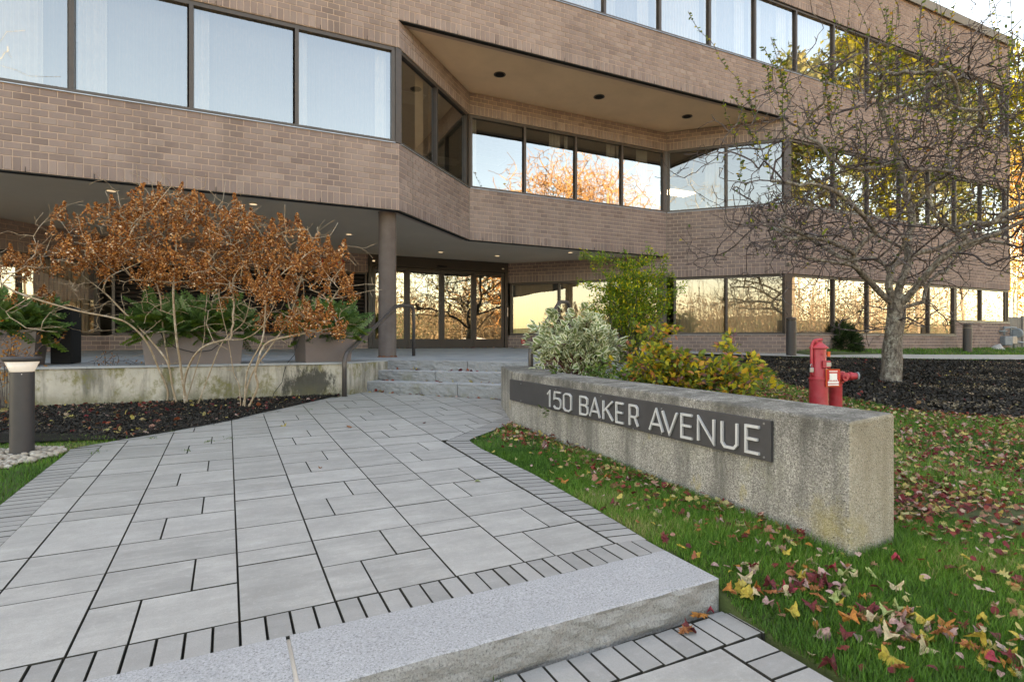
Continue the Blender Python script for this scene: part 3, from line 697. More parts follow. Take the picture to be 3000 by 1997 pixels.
def sheet(name, poly, mat, dz=.004, zf=None, kind='structure', parent=None):
    import bmesh
    bm = bmesh.new(); vs = [bm.verts.new((x, y, 0)) for x, y in poly]; bm.faces.new(vs)
    bmesh.ops.triangulate(bm, faces=bm.faces[:]); 
    for _ in range(3): bmesh.ops.subdivide_edges(bm, edges=[e for e in bm.edges if e.calc_length() > .5], cuts=1, use_grid_fill=False); bmesh.ops.triangulate(bm, faces=bm.faces[:])
    for v in bm.verts: v.co.z = (zf(v.co.x, v.co.y) if zf else G(v.co.x, v.co.y))+dz
    bm.normal_update(); me = bpy.data.meshes.new(name); bm.to_mesh(me); bm.free()
    o = link(name, me, parent, mat); o['kind'] = kind; return o
mulL = sheet('mulch_bed', MULCH_L, M['mulch'], .006); mulR = sheet('mulch_bed', MULCH_R, M['mulch'], .004)
# concrete path along the building
path_poly = [(10.2, 10.2), (11.2, 9.62), (13.0, 9.05), (15.97, 8.25), (19.8, 7.6), (25, 7.2), (40, 6.0), (40, 7.3), (25, 8.3), (21.8, 8.65), (17.3, 9.2), (14.1, 9.85), (12.6, 10.0), (11.5, 11.5), (10.2, 11.5)]
sheet('footpath', path_poly, M['concrete_path'], .03)
# parking lot and road behind the viewer
M['bouncetan'] = simple('bounce_tan', (.50, .39, .26), (.40, .31, .20), .5, .95, .5, 20)
mb = MB(); mb.bbox((-80, -34, -1.38), (110, -3.2, -1.29)); mb.build('bounce_field', M['bouncetan'])['kind'] = 'structure'  # unseen tan ground added to bounce warm sunlight up to the soffits
mb = MB(); mb.bbox((-80, -25, -1.36), (110, -14.5, -1.265)); mb.build('parking_lot', M['asphalt'])['kind'] = 'structure'
mb = MB()
for k in range(26): mb.bbox((-26+k*2.7, -24, -1.262), (-25.9+k*2.7, -19, -1.256))
mb.build('parking_line', M['white'])['kind'] = 'structure'

# ---- walkway slabs
walk = sheet('walkway', WALK+[], M['joint'], -.028, zf=lambda x, y: gl(y))
PSL = math.atan(.031)
def rotp(): return Matrix.Rotation(PSL, 4, 'X') @ Matrix.Rotation(TH, 4, 'Z')
def clip(poly, a, b, c):                    # keep a*x+b*y <= c
    out = []
    for i in range(len(poly)):
        p, q = poly[i], poly[(i+1) % len(poly)]; fp, fq = a*p[0]+b*p[1]-c, a*q[0]+b*q[1]-c
        if fp <= 0: out.append(p)
        if (fp < 0 < fq) or (fq < 0 < fp): t = fp/(fp-fq); out.append((p[0]+(q[0]-p[0])*t, p[1]+(q[1]-p[1])*t))
    return out
def area(p): return abs(sum(p[i][0]*p[(i+1) % len(p)][1]-p[(i+1) % len(p)][0]*p[i][1] for i in range(len(p))))/2
def shrink(poly, g):
    n = len(poly); cx = sum(p[0] for p in poly)/n; cy = sum(p[1] for p in poly)/n; out = []
    A = sum(poly[i][0]*poly[(i+1) % n][1]-poly[(i+1) % n][0]*poly[i][1] for i in range(n))
    if A < 0: poly = poly[::-1]
    L = []
    for i in range(n):
        p, q = poly[i], poly[(i+1) % n]; dx, dy = q[0]-p[0], q[1]-p[1]; l = math.hypot(dx, dy)
        if l < 1e-4: continue
        L.append((-dy/l, dx/l, (-dy*p[0]+dx*p[1])/l+g))
    for i in range(len(L)):
        a, b = L[i-1], L[i]; D = a[0]*b[1]-a[1]*b[0]
        if abs(D) < .02: return None
        out.append(((a[2]*b[1]-a[1]*b[2])/D, (a[0]*b[2]-a[2]*b[0])/D))
    return out
SLABM = {}
def slab_obj(name, poly, mat, parent, zf, gap=.0024, th=.05, bev=.0017, dz=0.):
    """one paving unit: a flat prism with a chamfered top edge"""
    p = shrink(poly, gap)
    if not p or area(p) < .0012 or area(p) > area(poly): return None
    q = shrink(p, bev)
    if not q: return None
    cx = sum(a[0] for a in p)/len(p); cy = sum(a[1] for a in p)/len(p); n = len(p); z = zf(cx, cy)
    key = (name, tuple((round(a[0]-cx, 3), round(a[1]-cy, 3)) for a in p))
    if key not in SLABM:
        sl = zf(cx, cy+1)-z
        vs = [(x-cx, y-cy, (y-cy)*sl-th) for x, y in p]+[(x-cx, y-cy, (y-cy)*sl-bev) for x, y in p]+[(x-cx, y-cy, (y-cy)*sl) for x, y in q]
        fs = [tuple(range(2*n, 3*n))]
        for i in range(n):
            j = (i+1) % n; fs += [(i, j, n+j, n+i), (n+i, n+j, 2*n+j, 2*n+i)]
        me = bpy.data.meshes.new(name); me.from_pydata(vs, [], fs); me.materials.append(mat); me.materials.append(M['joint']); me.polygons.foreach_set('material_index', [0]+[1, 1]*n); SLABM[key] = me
    o = bpy.data.objects.new(name, SLABM[key]); C.objects.link(o); o.parent = parent; o.location = (cx, cy, z+dz+random.uniform(-.0012, .0012))
    return o
zw = lambda x, y: gl(y)
U = .1583
cols = [(-6, 'B'), (-3, 'A'), (0, 'B'), (2, 'A'), (5, 'B'), (7, 'A'), (10, 'B'), (12, 'A'), (15, 'B'), (17, 'A')]
nsl = 0
for c0, kind in cols:
    wdt = 3 if kind == 'A' else 2
    if c0 == -6: c0 = -6; wdt = 3; u0 = -6*U; u1 = -3*U-0; 
    u0, u1 = c0*U, (c0+wdt)*U
    if c0 == -6: u0, u1 = -5*U, -3*U
    k = 0
    for per in range(9):
        v0 = per*6*U
        rows = [(0, 2, .333), (2, 4, .667), (4, 6, 0)] if kind == 'A' else [(0, 3, 0), (3, 4, 0), (4, 6, 0)]
        for a, b, sp in rows:
            va, vb = v0+a*U, v0+b*U
            parts = [(u0, u1)] if not sp else [(u0, u0+sp*(u1-u0)), (u0+sp*(u1-u0), u1)]
            for (ua, ub) in parts:
                poly = [W2(ua, va), W2(ub, va), W2(ub, vb), W2(ua, vb)]
                poly = clip(poly, -.742, .670, .742*.97+.670*5.62) if True else poly        # far left edge, border line
                if len(poly) < 3: continue
                poly = clip(poly, 1, 1, 10.12)
                if len(poly) < 3: continue
                if c0 >= 10: poly = clip(poly, .69, -.724, .69*1.567-.724*4.64)
                if len(poly) < 3 or area(poly) < .004: continue
                if c0 >= 10 and u0 > 10.5*U and max(p[1] for p in poly) < 4.7: continue
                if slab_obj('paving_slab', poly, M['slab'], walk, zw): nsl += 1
# extra narrow column on the left
for per in range(9):
    for a, b in ((0, 3), (3, 4), (4, 6)):
        poly = [W2(-6*U, (per*6+a)*U), W2(-5*U, (per*6+a)*U), W2(-5*U, (per*6+b)*U), W2(-6*U, (per*6+b)*U)]
        poly = clip(poly, -.742, .670, .742*.97+.670*5.62)
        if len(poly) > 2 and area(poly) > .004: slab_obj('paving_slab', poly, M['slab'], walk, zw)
# borders
PB = .0795
for k in range(-26, 22):
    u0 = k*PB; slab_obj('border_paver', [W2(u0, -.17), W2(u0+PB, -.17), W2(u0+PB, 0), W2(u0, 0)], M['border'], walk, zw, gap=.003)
def strip(edge, inner, pitch, name, parent, zf, mat):
    """pavers set side by side between an inner and an outer polyline"""
    def along(pl, t):
        L = [math.dist(pl[i], pl[i+1]) for i in range(len(pl)-1)]; s = t*sum(L)
        for i, l in enumerate(L):
            if s <= l or i == len(L)-1: q = min(1, s/l); return (pl[i][0]+(pl[i+1][0]-pl[i][0])*q, pl[i][1]+(pl[i+1][1]-pl[i][1])*q)
            s -= l
    n = int(sum(math.dist(edge[i], edge[i+1]) for i in range(len(edge)-1))/pitch)
    for i in range(n):
        a, b = i/n, (i+1)/n
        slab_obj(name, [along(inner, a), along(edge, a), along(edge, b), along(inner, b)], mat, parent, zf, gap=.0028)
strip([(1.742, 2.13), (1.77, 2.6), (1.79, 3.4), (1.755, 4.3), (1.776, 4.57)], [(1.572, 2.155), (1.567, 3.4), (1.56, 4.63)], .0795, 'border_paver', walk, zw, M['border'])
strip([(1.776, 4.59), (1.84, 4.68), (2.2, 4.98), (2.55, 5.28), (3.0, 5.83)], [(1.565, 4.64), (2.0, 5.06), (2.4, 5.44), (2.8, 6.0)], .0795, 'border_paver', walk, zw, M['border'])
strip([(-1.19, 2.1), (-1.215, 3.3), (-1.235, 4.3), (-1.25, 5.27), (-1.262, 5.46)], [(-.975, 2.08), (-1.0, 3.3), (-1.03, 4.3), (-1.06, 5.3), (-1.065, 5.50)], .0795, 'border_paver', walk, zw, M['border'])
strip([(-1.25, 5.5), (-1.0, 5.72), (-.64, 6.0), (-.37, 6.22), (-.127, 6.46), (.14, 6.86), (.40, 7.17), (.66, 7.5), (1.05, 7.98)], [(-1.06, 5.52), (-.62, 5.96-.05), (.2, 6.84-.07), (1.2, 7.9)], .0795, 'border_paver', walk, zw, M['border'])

# ---- granite kerb step
kerb = empty('kerb', (.4, 1.82, -.97), kind='structure')
def rough_block(name, origin, u, L, depth, h, mat, matf, parent, amp=.02, slope=0., nx=40, nz=7, seed=0, botmoss=False):
    """granite block: sawn top and ends, split face in front. origin = front top left, u = direction along the face, depth goes behind"""
    n = Vector((u.y, -u.x, 0)); U3 = Vector((u.x, u.y, 0)); o3 = Vector(origin)
    from mathutils import noise as mn
    mb = MB(); vs = []
    for j in range(nz+1):
        for i in range(nx+1):
            s = L*i/nx; z = -h*j/nz; e = 0 if j == 0 else 1
            q = Vector((s*4+seed*7, z*9, seed)); rel = (mn.ridged_multi_fractal(q*1.2, .8, 2.1, 4, 1., 2.)*.5-.5)*amp*1.3+mn.noise(q*3.5)*amp*.5
            if j == 0: rel = mn.noise(Vector((s*9, seed, 3)))*.006
            if i in (0, nx): rel *= .2
            p = o3+U3*s+n*(rel if j else rel)+Vector((0, 0, z+(-.004 if j == 0 else 0))); vs.append(tuple(p))
    fs = [(j*(nx+1)+i, (j+1)*(nx+1)+i, (j+1)*(nx+1)+i+1, j*(nx+1)+i+1) for j in range(nz) for i in range(nx)]
    mb.add(vs, fs, 1)
    top = [tuple(o3+U3*(L*i/nx)+n*(mn.noise(Vector((L*i/nx*9, seed, 3)))*.006)+Vector((0, 0, -.004))) for i in range(nx+1)]
    t2 = [tuple(o3+U3*(L*i/nx)-n*.010) for i in range(nx+1)]; t3 = [tuple(o3+U3*(L*i/nx)-n*depth+Vector((0, 0, slope*depth))) for i in range(nx+1)]
    b = 0
    mb.add(top+t2+t3, [(i, i+1, nx+2+i, nx+1+i) for i in range(nx)]+[(nx+1+i, nx+2+i, 2*nx+3+i, 2*nx+2+i) for i in range(nx)], 0)
    for s in (0, L):
        a = o3+U3*s; mb.add([tuple(a), tuple(a-n*depth+Vector((0, 0, slope*depth))), tuple(a-n*depth-Vector((0, 0, h))), tuple(a-Vector((0, 0, h)))], [(0, 1, 2, 3)], 0)
    o = mb.build(name, [mat, matf], parent); o.data.polygons.foreach_set('use_smooth', [False]*len(o.data.polygons)); return o
ku = Vector((math.cos(.030), math.sin(.030))); kr = Vector((1.742, 1.684))
for s0, L, sd in ((-1.607, 1.607, 1), (-3.9, 2.28, 2)):
    p = kr+ku*s0
    o = rough_block('granite_block', (p.x, p.y, -.9705), ku, L, .315, .19, M['granite'], M['granitef'], kerb, .016, .03, 110, 10, sd)
    o.matrix_parent_inverse = Matrix.Translation(kerb.location).inverted()
mb = MB(); p = kr+ku*-1.613; mb.box((p.x-.005, p.y+.158, -.985), (.014, .32, .024), rz=.035); o = mb.build('mortar_joint', M['stucco2'], kerb); o.matrix_parent_inverse = Matrix.Translation(kerb.location).inverted()

# ---- lower pavement in front of the kerb
zl = lambda x, y: -1.09
lowp = sheet('pavement', [(-4, -3), (1.73, -3), (1.70, 1.3), (1.73, 1.5), (1.76, 1.75), (-4, 1.6)], M['joint'], 0, zf=lambda x, y: -1.112)
for k in range(-8, 17):
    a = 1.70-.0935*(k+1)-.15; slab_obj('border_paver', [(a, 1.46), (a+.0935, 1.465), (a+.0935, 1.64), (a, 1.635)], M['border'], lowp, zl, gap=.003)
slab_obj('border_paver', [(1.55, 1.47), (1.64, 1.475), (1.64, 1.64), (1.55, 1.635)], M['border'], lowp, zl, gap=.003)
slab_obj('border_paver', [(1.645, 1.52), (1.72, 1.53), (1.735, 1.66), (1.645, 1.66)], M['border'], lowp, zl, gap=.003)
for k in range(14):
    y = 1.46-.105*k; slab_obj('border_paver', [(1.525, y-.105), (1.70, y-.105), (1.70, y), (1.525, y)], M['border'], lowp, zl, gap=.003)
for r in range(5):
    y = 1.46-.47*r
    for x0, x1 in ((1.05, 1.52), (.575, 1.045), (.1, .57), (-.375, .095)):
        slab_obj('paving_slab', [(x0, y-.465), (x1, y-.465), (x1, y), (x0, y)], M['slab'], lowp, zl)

# ---- terrace, retaining wall, steps
TZ = lambda y: -.305+max(0, y-10.5)*.018
Tpoly = [(-14, 8.15), (1.28, 8.15), (2.06, 8.93), (4.6, 6.39), (10.2, 11.2), (10.8, 12.3), (7.4, 15.7), (-2.9, 15.7), (-8.4, 10.2), (-14, 10.2)]
mb = MB()
ring = [(x, y, TZ(y)-.02) for x, y in Tpoly]
terr = sheet('terrace', Tpoly, M['joint'], -.012, zf=lambda x, y: TZ(y))
mb = MB(); y = 8.17; rown = 0
while y < 15.65:
    h = random.choice((.16, .32, .32, .47)); x = -9+random.uniform(0, .5)
    while x < 11:
        w = random.choice((.32, .47, .63)); poly = [(x, y), (x+w-.006, y), (x+w-.006, y+h-.012), (x, y+h-.012)]
        for cl in ((-1, 1, 18.6), (1, 1, 23.05), (1, -1, 9.75-10.2) if False else (1, -1, -.9)):
            if len(poly) > 2 and not (cl == (1, -1, -.9) and y > 11): poly = clip(poly, *cl)
        if len(poly) > 2 and y < 8.9 and x > .8: poly = clip(poly, 1, -1, 1.28-8.15)
        if len(poly) > 2 and area(poly) > .01:
            z = [TZ(p[1])+random.uniform(0, .0008) for p in poly]; n = len(poly)
            mb.add([(p[0], p[1], TZ(p[1])) for p in poly]+[(p[0], p[1], TZ(p[1])-.02) for p in poly], [tuple(range(n))]+[(i, n+i, n+(i+1) % n, (i+1) % n) for i in range(n)])
        x += w
    y += h
o = mb.build('terrace_pavers', M['terr'], terr); o['kind'] = 'stuff'
# strip of terrace stone along the top of the steps
mb = MB()
for k in range(9):
    a = Vector((2.06, 8.93))+Vector((.7071, -.7071))*(.4*k); b = a+Vector((.7071, -.7071))*.394; n = Vector((.7071, .7071))
    for j in range(4):
        q0, q1 = .02+j*.32, .33+j*.32; P = [a+n*q0, b+n*q0, b+n*q1, a+n*q1]
        mb.add([(p.x, p.y, -.3035+.0006*((k+j) % 2)) for p in P], [(0, 1, 2, 3)])
mb.build('paving_band', M['terr'], terr)
rw = MB()
for a, b in (((-14, 8.15), (1.28, 8.15)), ((1.28, 8.15), (2.06, 8.93))):
    a, b = Vector(a), Vector(b); u = (b-a).normalized(); n = Vector((u.y, -u.x)); ia, ib = a-n*.25, b-n*.25
    rw.prism([tuple(a), tuple(b), tuple(ib), tuple(ia)], -1.1, -.325)
o = rw.build('retaining_wall', M['wallconc'], None, bevel=.012); tag(o, 'low stained concrete retaining wall holding up the terrace behind the brown shrubs', 'wall')
mb = MB()
for k in range(20):
    a = 1.28-.75*k; mb.bbox((a-.745, 8.125, -.327), (a, 8.45, -.303))
o2 = mb.build('coping', M['terr'], o)
steps = empty('granite_steps', (2.6, 7.4, -.766), 'three rough faced grey granite steps rising to the terrace beside the round column', 'steps')
su = Vector((.7071, -.7071)); SI = Matrix.Translation(steps.location).inverted()
for t, zt, cuts in ((.343, -.61, (0, 1.52, 4.2)), (.56, -.457, (0, 1.02, 4.0)), (.75, -.305, (0, 1.42, 3.8))):
    st = Vector((1.28+t, 8.18+t))
    for i in range(2):
        p = st+su*(cuts[i]+(.006 if i else 0))
        o = rough_block('step_block', (p.x, p.y, zt), su, cuts[i+1]-cuts[i]-.006, .42, .165 if t > .35 else .22, M['steptop'], M['stepgran_shaded'], steps, .019, 0, 70, 7, int(t*50)+i)
        o.matrix_parent_inverse = SI

# ---- sign wall
sw = MB()
ft = [(2.513, 1.635, -.3724), (2.853, 1.635, -.350), (2.853, 4.9, -.318), (3.25, 6.35, -.318), (2.95, 6.5, -.318), (2.513, 5.26, -.3175)]
n = len(ft); sw.add([(x, y, -1.35) for x, y, z in ft]+ft, [(i, (i+1) % n, n+(i+1) % n, n+i) for i in range(n)]+[tuple(range(n, 2*n))])
signwall = sw.build('sign_wall', M['signconc'], None, bevel=.016); tag(signwall, 'long exposed aggregate concrete wall carrying the street address plate', 'wall')
sg = MB(); SX = 2.49
sg.add([(SX, 5.27, -.400), (SX, 2.05, -.422), (SX, 2.05, -.639), (SX, 5.27, -.617), (SX+.022, 5.27, -.400), (SX+.022, 2.05, -.422), (SX+.022, 2.05, -.639), (SX+.022, 5.27, -.617)],
       [(0, 3, 2, 1), (4, 5, 6, 7), (0, 1, 5, 4), (1, 2, 6, 5), (2, 3, 7, 6), (3, 0, 4, 7)])
M['plate'] = simple('sign_plate', (.050, .049, .052), (.036, .035, .038), 7, .5, .05, 30)
sign = sg.build('address_sign', M['plate'], None, bevel=.002); tag(sign, 'dark metal plate reading 150 BAKER AVENUE in raised pale letters on the concrete wall', 'sign')
GL = {   # strokes in a unit box (x 0..1, y 0..1), True = closed
 '1': [([(.15, .78), (.75, 1), (.75, 0)], False)],
 '5': [([(.95, 1), (.12, 1), (.05, .56), (.2, .62), (.72, .62), (.95, .5), (1, .3), (.95, .1), (.75, 0), (.2, 0), (0, .12)], False)],
 '0': [([(.25, 0), (.75, 0), (1, .12), (1, .88), (.75, 1), (.25, 1), (0, .88), (0, .12)], True)],
 'B': [([(0, 0), (0, 1), (.7, 1), (.93, .9), (.93, .63), (.72, .53), (.98, .42), (1, .12), (.78, 0)], True), ([(0, .53), (.72, .53)], False)],
 'A': [([(0, 0), (.5, 1), (1, 0)], False), ([(.2, .3), (.8, .3)], False)],
 'K': [([(0, 0), (0, 1)], False), ([(.95, 1), (.02, .42)], False), ([(.3, .58), (1, 0)], False)],
 'E': [([(1, 1), (0, 1), (0, 0), (1, 0)], False), ([(0, .52), (.88, .52)], False)],
 'R': [([(0, 0), (0, 1), (.72, 1), (.95, .88), (.95, .56), (.72, .44), (0, .44)], False), ([(.6, .44), (1, 0)], False)],
 'V': [([(0, 1), (.5, 0), (1, 1)], False)],
 'N': [([(0, 0), (0, 1), (1, 0), (1, 1)], False)],
 'U': [([(0, 1), (0, .16), (.2, 0), (.8, 0), (1, .16), (1, 1)], False)]}
M['letter'] = simple('letter_metal', (.50, .51, .52), (.42, .43, .44), 9, .45, metal=.2)
def ribbon(pts, closed, w):
    P_ = [Vector(p) for p in pts]; n = len(P_); out = []
    for i in range(n):
        a = P_[i-1] if (closed or i > 0) else None; b = P_[(i+1) % n] if (closed or i < n-1) else None
        d1 = (P_[i]-a).normalized() if a is not None else None; d2 = (b-P_[i]).normalized() if b is not None else None
        if d1 is None: nn = Vector((-d2.y, d2.x)); k = 1
        elif d2 is None: nn = Vector((-d1.y, d1.x)); k = 1
        else:
            n1 = Vector((-d1.y, d1.x)); n2 = Vector((-d2.y, d2.x)); nn = (n1+n2)
            nn = nn.normalized() if nn.length > .2 else n1; k = min(1.9, 1/max(.3, nn.dot(n1)))
        out.append((P_[i]+nn*w*k/2, P_[i]-nn*w*k/2))
    return out
LET = [('1', 4.449, 4.367), ('5', 4.324, 4.187), ('0', 4.152, 4.018), ('B', 3.89, 3.763), ('A', 3.744, 3.592), ('K', 3.56, 3.423), ('E', 3.393, 3.294), ('R', 3.234, 3.127), ('A', 3.014, 2.869), ('V', 2.886, 2.735), ('E', 2.707, 2.60), ('N', 2.563, 2.426), ('U', 2.377, 2.254), ('E', 2.206, 2.105)]
for ch, y0, y1 in LET:
    W = .0148; zb = -.603-(4.4-(y0+y1)/2)*.0045; H = .157; mb = MB()
    for si, (pts, closed) in enumerate(GL[ch]):
        ww = abs(y1-y0)
        if ch in 'AVN1': q = [((p[0])*(ww-W*.9)+W*.45, p[1]*(H-W)+W/2) for p in pts]
        else: q = [((p[0])*(ww-W)+W/2, p[1]*(H-W)+W/2) for p in pts]
        rb = ribbon(q, closed, W); m = len(rb); x0 = SX-.018+.0004*si; x1 = SX-.004
        vs = []
        for L_, R_ in rb: vs += [(x0, y0-L_.x, zb+L_.y), (x0, y0-R_.x, zb+R_.y), (x1, y0-L_.x, zb+L_.y), (x1, y0-R_.x, zb+R_.y)]
        fs = []
        for i in range(m if closed else m-1):
            a, b = 4*i, 4*((i+1) % m); fs += [(a, b, b+1, a+1), (a, a+2, b+2, b), (a+1, b+1, b+3, a+3), (a+2, a+3, b+3, b+2)]
        if not closed: fs += [(0, 1, 3, 2), (4*m-4, 4*m-2, 4*m-1, 4*m-3)]
        mb.add(vs, fs)
        for i in (range(m) if ch in 'AVNKE' or ch in '1' else []):
            pass
    o = mb.build('letter', M['letter'], sign); o['label'] = 'raised metal character %s' % ch
for (y, z) in ((2.09, -.44), (2.09, -.62), (2.9, -.45), (2.9, -.615), (3.6, -.43), (3.6, -.61), (4.3, -.43), (5.0, -.43), (5.0, -.6), (3.2, -.625)):
    mb = MB(); mb.lathe((SX-.003, y, z), [(.006, -.001), (.006, .003)], 8, axis='x'); mb.build('screw', M['steel'], sign)

# ================================================================ STREET FURNITURE
def bez(pts, n=5):
    """round the corners of a polyline"""
    P_ = [Vector(p) for p in pts]; out = [P_[0]]
    for i in range(1, len(P_)-1):
        a, b, c = P_[i-1], P_[i], P_[i+1]; r = min((b-a).length, (c-b).length)*.45; r = min(r, .16)
        p, q = b+(a-b).normalized()*r, b+(c-b).normalized()*r
        for k in range(n+1): t = k/n; out.append(p*(1-t)**2+b*2*t*(1-t)+q*t*t)
    out.append(P_[-1]); return out
A = PD(1009, 1161, 7.75); A.z = gl(A.y); B = A.copy(); B.z = -45.*7.75/1625
Dn = PD(1212, 1042, 11.0); Up = Dn.copy(); Up.z = .685; Um = PD(1166, 896, 10.55); Um.z = .675; Bm = PD(1018, 1030, 7.9); Bm.z = -.165
mb = MB(); mb.tube(bez([A, B+Vector((0, 0, .02)), Um, Up+Vector((.0, 0, .01)), Dn], 8), .033, 14); mb.lathe((A.x, A.y, A.z), [(.05, 0), (.05, .006)], 16)
o = mb.build('handrail', M['rail'], None, smooth=True); tag(o, 'dark metal handrail crossing in front of the round column', 'handrail', 'handrails of the entrance steps')
q = PD(1555, 1100, 7.0); q0 = q.copy(); q0.z = -.80; q1 = q.copy(); q1.z = -.06; r1 = PD(1640, 884, 9.9); r2 = PD(1668, 885, 10.3); r3 = r2.copy(); r3.z = -.3
mb = MB(); mb.tube(bez([q0, q1, r1, r2, r3], 8), .033, 14)
o = mb.build('handrail', M['rail'], None, smooth=True); tag(o, 'dark metal handrail half hidden by the white variegated shrub behind the sign wall', 'handrail', 'handrails of the entrance steps')

# bollard light with a flared glass head
c = PD(65, 1335, 4.22); c.z = gl(c.y); bx, by, bz = c
root = empty('bollard_light', tuple(c), 'dark cylindrical bollard light with a flared lit head standing in white stones', 'bollard light')
mb = MB(); mb.lathe((0, 0, 0), [(.074, -.03), (.074, .625)], 36); mb.build('post', M['bollard'], root, smooth=True).modifiers.new('e', 'EDGE_SPLIT')
mb = MB(); mb.lathe((0, 0, 0), [(.074, .622), (.076, .632), (.106, .705)], 36); mb.build('lens', M['lens'], root, smooth=True)
mb = MB(); mb.lathe((0, 0, 0), [(.108, .7), (.119, .712), (.121, .725), (.114, .735), (.0, .738)], 36); mb.build('cap', M['bollard'], root, smooth=True).modifiers.new('e', 'EDGE_SPLIT')
mb = MB(); mb.lathe((.02, -.0805, .606), [(.003, 0), (.003, -.003)], 8, axis='y'); mb.build('screw', M['white'], root)

# tall path bollards
for px, d, lab in ((2318, 13.9, 'dark brown path bollard in front of the window corner post'), (2834, 17.5, 'dark brown path bollard on the narrow grass strip near the far wall corner')):
    c = PD(px, 1041 if px < 2500 else 1036, d); root = empty('path_bollard', tuple(c), lab, 'bollard', 'dark bollards beside the building path')
    mb = MB(); mb.lathe((0, 0, 0), [(.118, -.1), (.118, .86)], 28); mb.build('post', M['bollard'], root, smooth=True).modifiers.new('e', 'EDGE_SPLIT')
    mb = MB(); mb.lathe((0, 0, 0), [(.10, .86), (.10, .885), (.122, .89), (.122, .93), (.10, .95), (0, .96)], 28); mb.build('cap', M['bronze'], root, smooth=True).modifiers.new('e', 'EDGE_SPLIT')
    if px > 2500:
        mb = MB(); mb.lathe((0, 0, 0), [(.119, .80), (.119, .83)], 28); mb.build('band', M['roofm'], root)

# planters
def frond(name, mat, base, dirv, L, W, n=13, droop=.3, up=Vector((0, 0, 1))): pass
def planter(cx, cy, w, dpt, h, rot, label):
    root = empty('planter', (cx, cy, -.305), label, 'planter', 'grey tapered planters on the terrace', rz=rot)
    mb = MB(); k = .93
    o_ = [(-w/2, -dpt/2), (w/2, -dpt/2), (w/2, dpt/2), (-w/2, dpt/2)]
    rings = [([(x*k, y*k*.9) for x, y in o_], .0), ([(x*.995, y*.995) for x, y in o_], h-.02), (o_, h-.02), (o_, h), ([(x*.94, y*.88) for x, y in o_], h), ([(x*.93, y*.87) for x, y in o_], h-.06)]
    vs = [(x, y, z) for ring, z in rings for x, y in ring]; fs = []
    for r in range(len(rings)-1):
        for i in range(4): fs.append((r*4+i, r*4+(i+1) % 4, r*4+4+(i+1) % 4, r*4+4+i))
    fs += [(3, 2, 1, 0)]; mb.add(vs, fs); mb.build('tub', M['planter'], root, bevel=.006)
    mb = MB(); mb.box((0, 0, h-.07), (w*.9, dpt*.84, .03)); mb.build('potting_soil', M['mulch'], root)
    return root
planters = [planter(-.62, 8.52, 1.17, .46, .435, .0, 'long grey planter in the middle, full of evergreen boughs'),
            planter(1.02, 8.62, .72, .5, .44, .26, 'short grey planter with one dark side, next to the round column and handrail'),
            planter(-2.88, 8.90, 1.1, .5, .44, .0, 'grey planter at the left edge of the photo with drooping green boughs')]
mb = MB(); mb.box((-2.2, 9.35, .08), (.22, .5, .76)); o = mb.build('dark_bin', M['black'], None, bevel=.01); tag(o, 'black upright box half hidden behind the left planter', 'bin')
# template conifer sprays (two kinds of foliage) scattered as one mesh per planter
def spray_template(n=11, kind='fir'):
    v = []; f = []
    for i in range(n):
        t = i/(n-1); y = t; z = -.25*t*t; L = (.30 if kind == 'fir' else .24)*(1-t)**.7+.05
        for s in (-1, 1):
            b = len(v); w = .035; dx, dy = s*L*.8, L*.62
            v += [(0, y-w, z), (dx, y+dy, z-.05-abs(dx)*.2), (dx*.96+s*.01, y+dy+.02, z-.05-abs(dx)*.2), (0, y+w, z)]
            f.append((b, b+1, b+2, b+3))
            # side needles
            for q in (.35, .6, .85):
                b = len(v); px, py, pz = dx*q, y+dy*q, z-.05*q
                v += [(px-.012, py-.02, pz), (px+s*.03, py+.13*(1-q*.4), pz+.01), (px+s*.05, py+.10*(1-q*.4), pz-.01), (px+.012, py+.01, pz)]; f.append((b, b+1, b+2, b+3))
                b = len(v)
                v += [(px-.012, py, pz), (px+s*.13*(1-q*.4), py+.01, pz-.02), (px+s*.12*(1-q*.4), py-.03, pz-.02), (px+.012, py-.02, pz)]; f.append((b, b+1, b+2, b+3))
    return v, f
def sprays(root, w, dpt, h, n, mat, kind, zup, L0, L1, seed):
    r = np.random.default_rng(seed); tv, tf = spray_template(11, kind)
    ph = r.uniform(0, 2*np.pi, n); el = r.uniform(*zup, n); d = np.stack([np.cos(ph)*np.cos(el), np.sin(ph)*np.cos(el)*.8, np.sin(el)], 1)
    pos = np.stack([r.uniform(-w/2, w/2, n)*.8, r.uniform(-dpt/2, dpt/2, n)*.7, np.full(n, h-.05)+r.uniform(0, .2, n)], 1)
    d[:, 0] += pos[:, 0]/w*1.2
    up = np.tile([0., 0, 1], (n, 1))+r.normal(size=(n, 3))*.35
    L = r.uniform(L0, L1, n); M3 = frames(d, up, L*.95, L, L)
    o = scatter(kind+'_boughs', mat, tv, tf, pos, M3, r.uniform(0, 1, n)*.75+.15*(d[:, 2]), root); return o
for i, (root, (w, dp)) in enumerate(zip(planters, ((1.17, .46), (.72, .5), (1.1, .5)))):
    k = w/1.1
    sprays(root, w, dp, .435, int(330*k), M['fir'], 'fir', (.1, 1.35), .25, .46, 10+i)
    sprays(root, w, dp, .435, int(170*k), M['cedar'], 'cedar', (-.35, .8), .25, .46, 20+i)
mb = MB()
c = [Vector((-.78+.48*math.sin(t*2.2-1.1), 8.26, .04-.28*math.cos(t*2.2-1.1)**1)) for t in [k/14 for k in range(15)]]
mb.tube([Vector((-1.0, 8.27, .135)), Vector((-.95, 8.26, .02)), Vector((-.82, 8.25, -.09)), Vector((-.62, 8.25, -.15)), Vector((-.42, 8.25, -.12)), Vector((-.28, 8.26, 0)), Vector((-.22, 8.27, .13))], .006, 6)
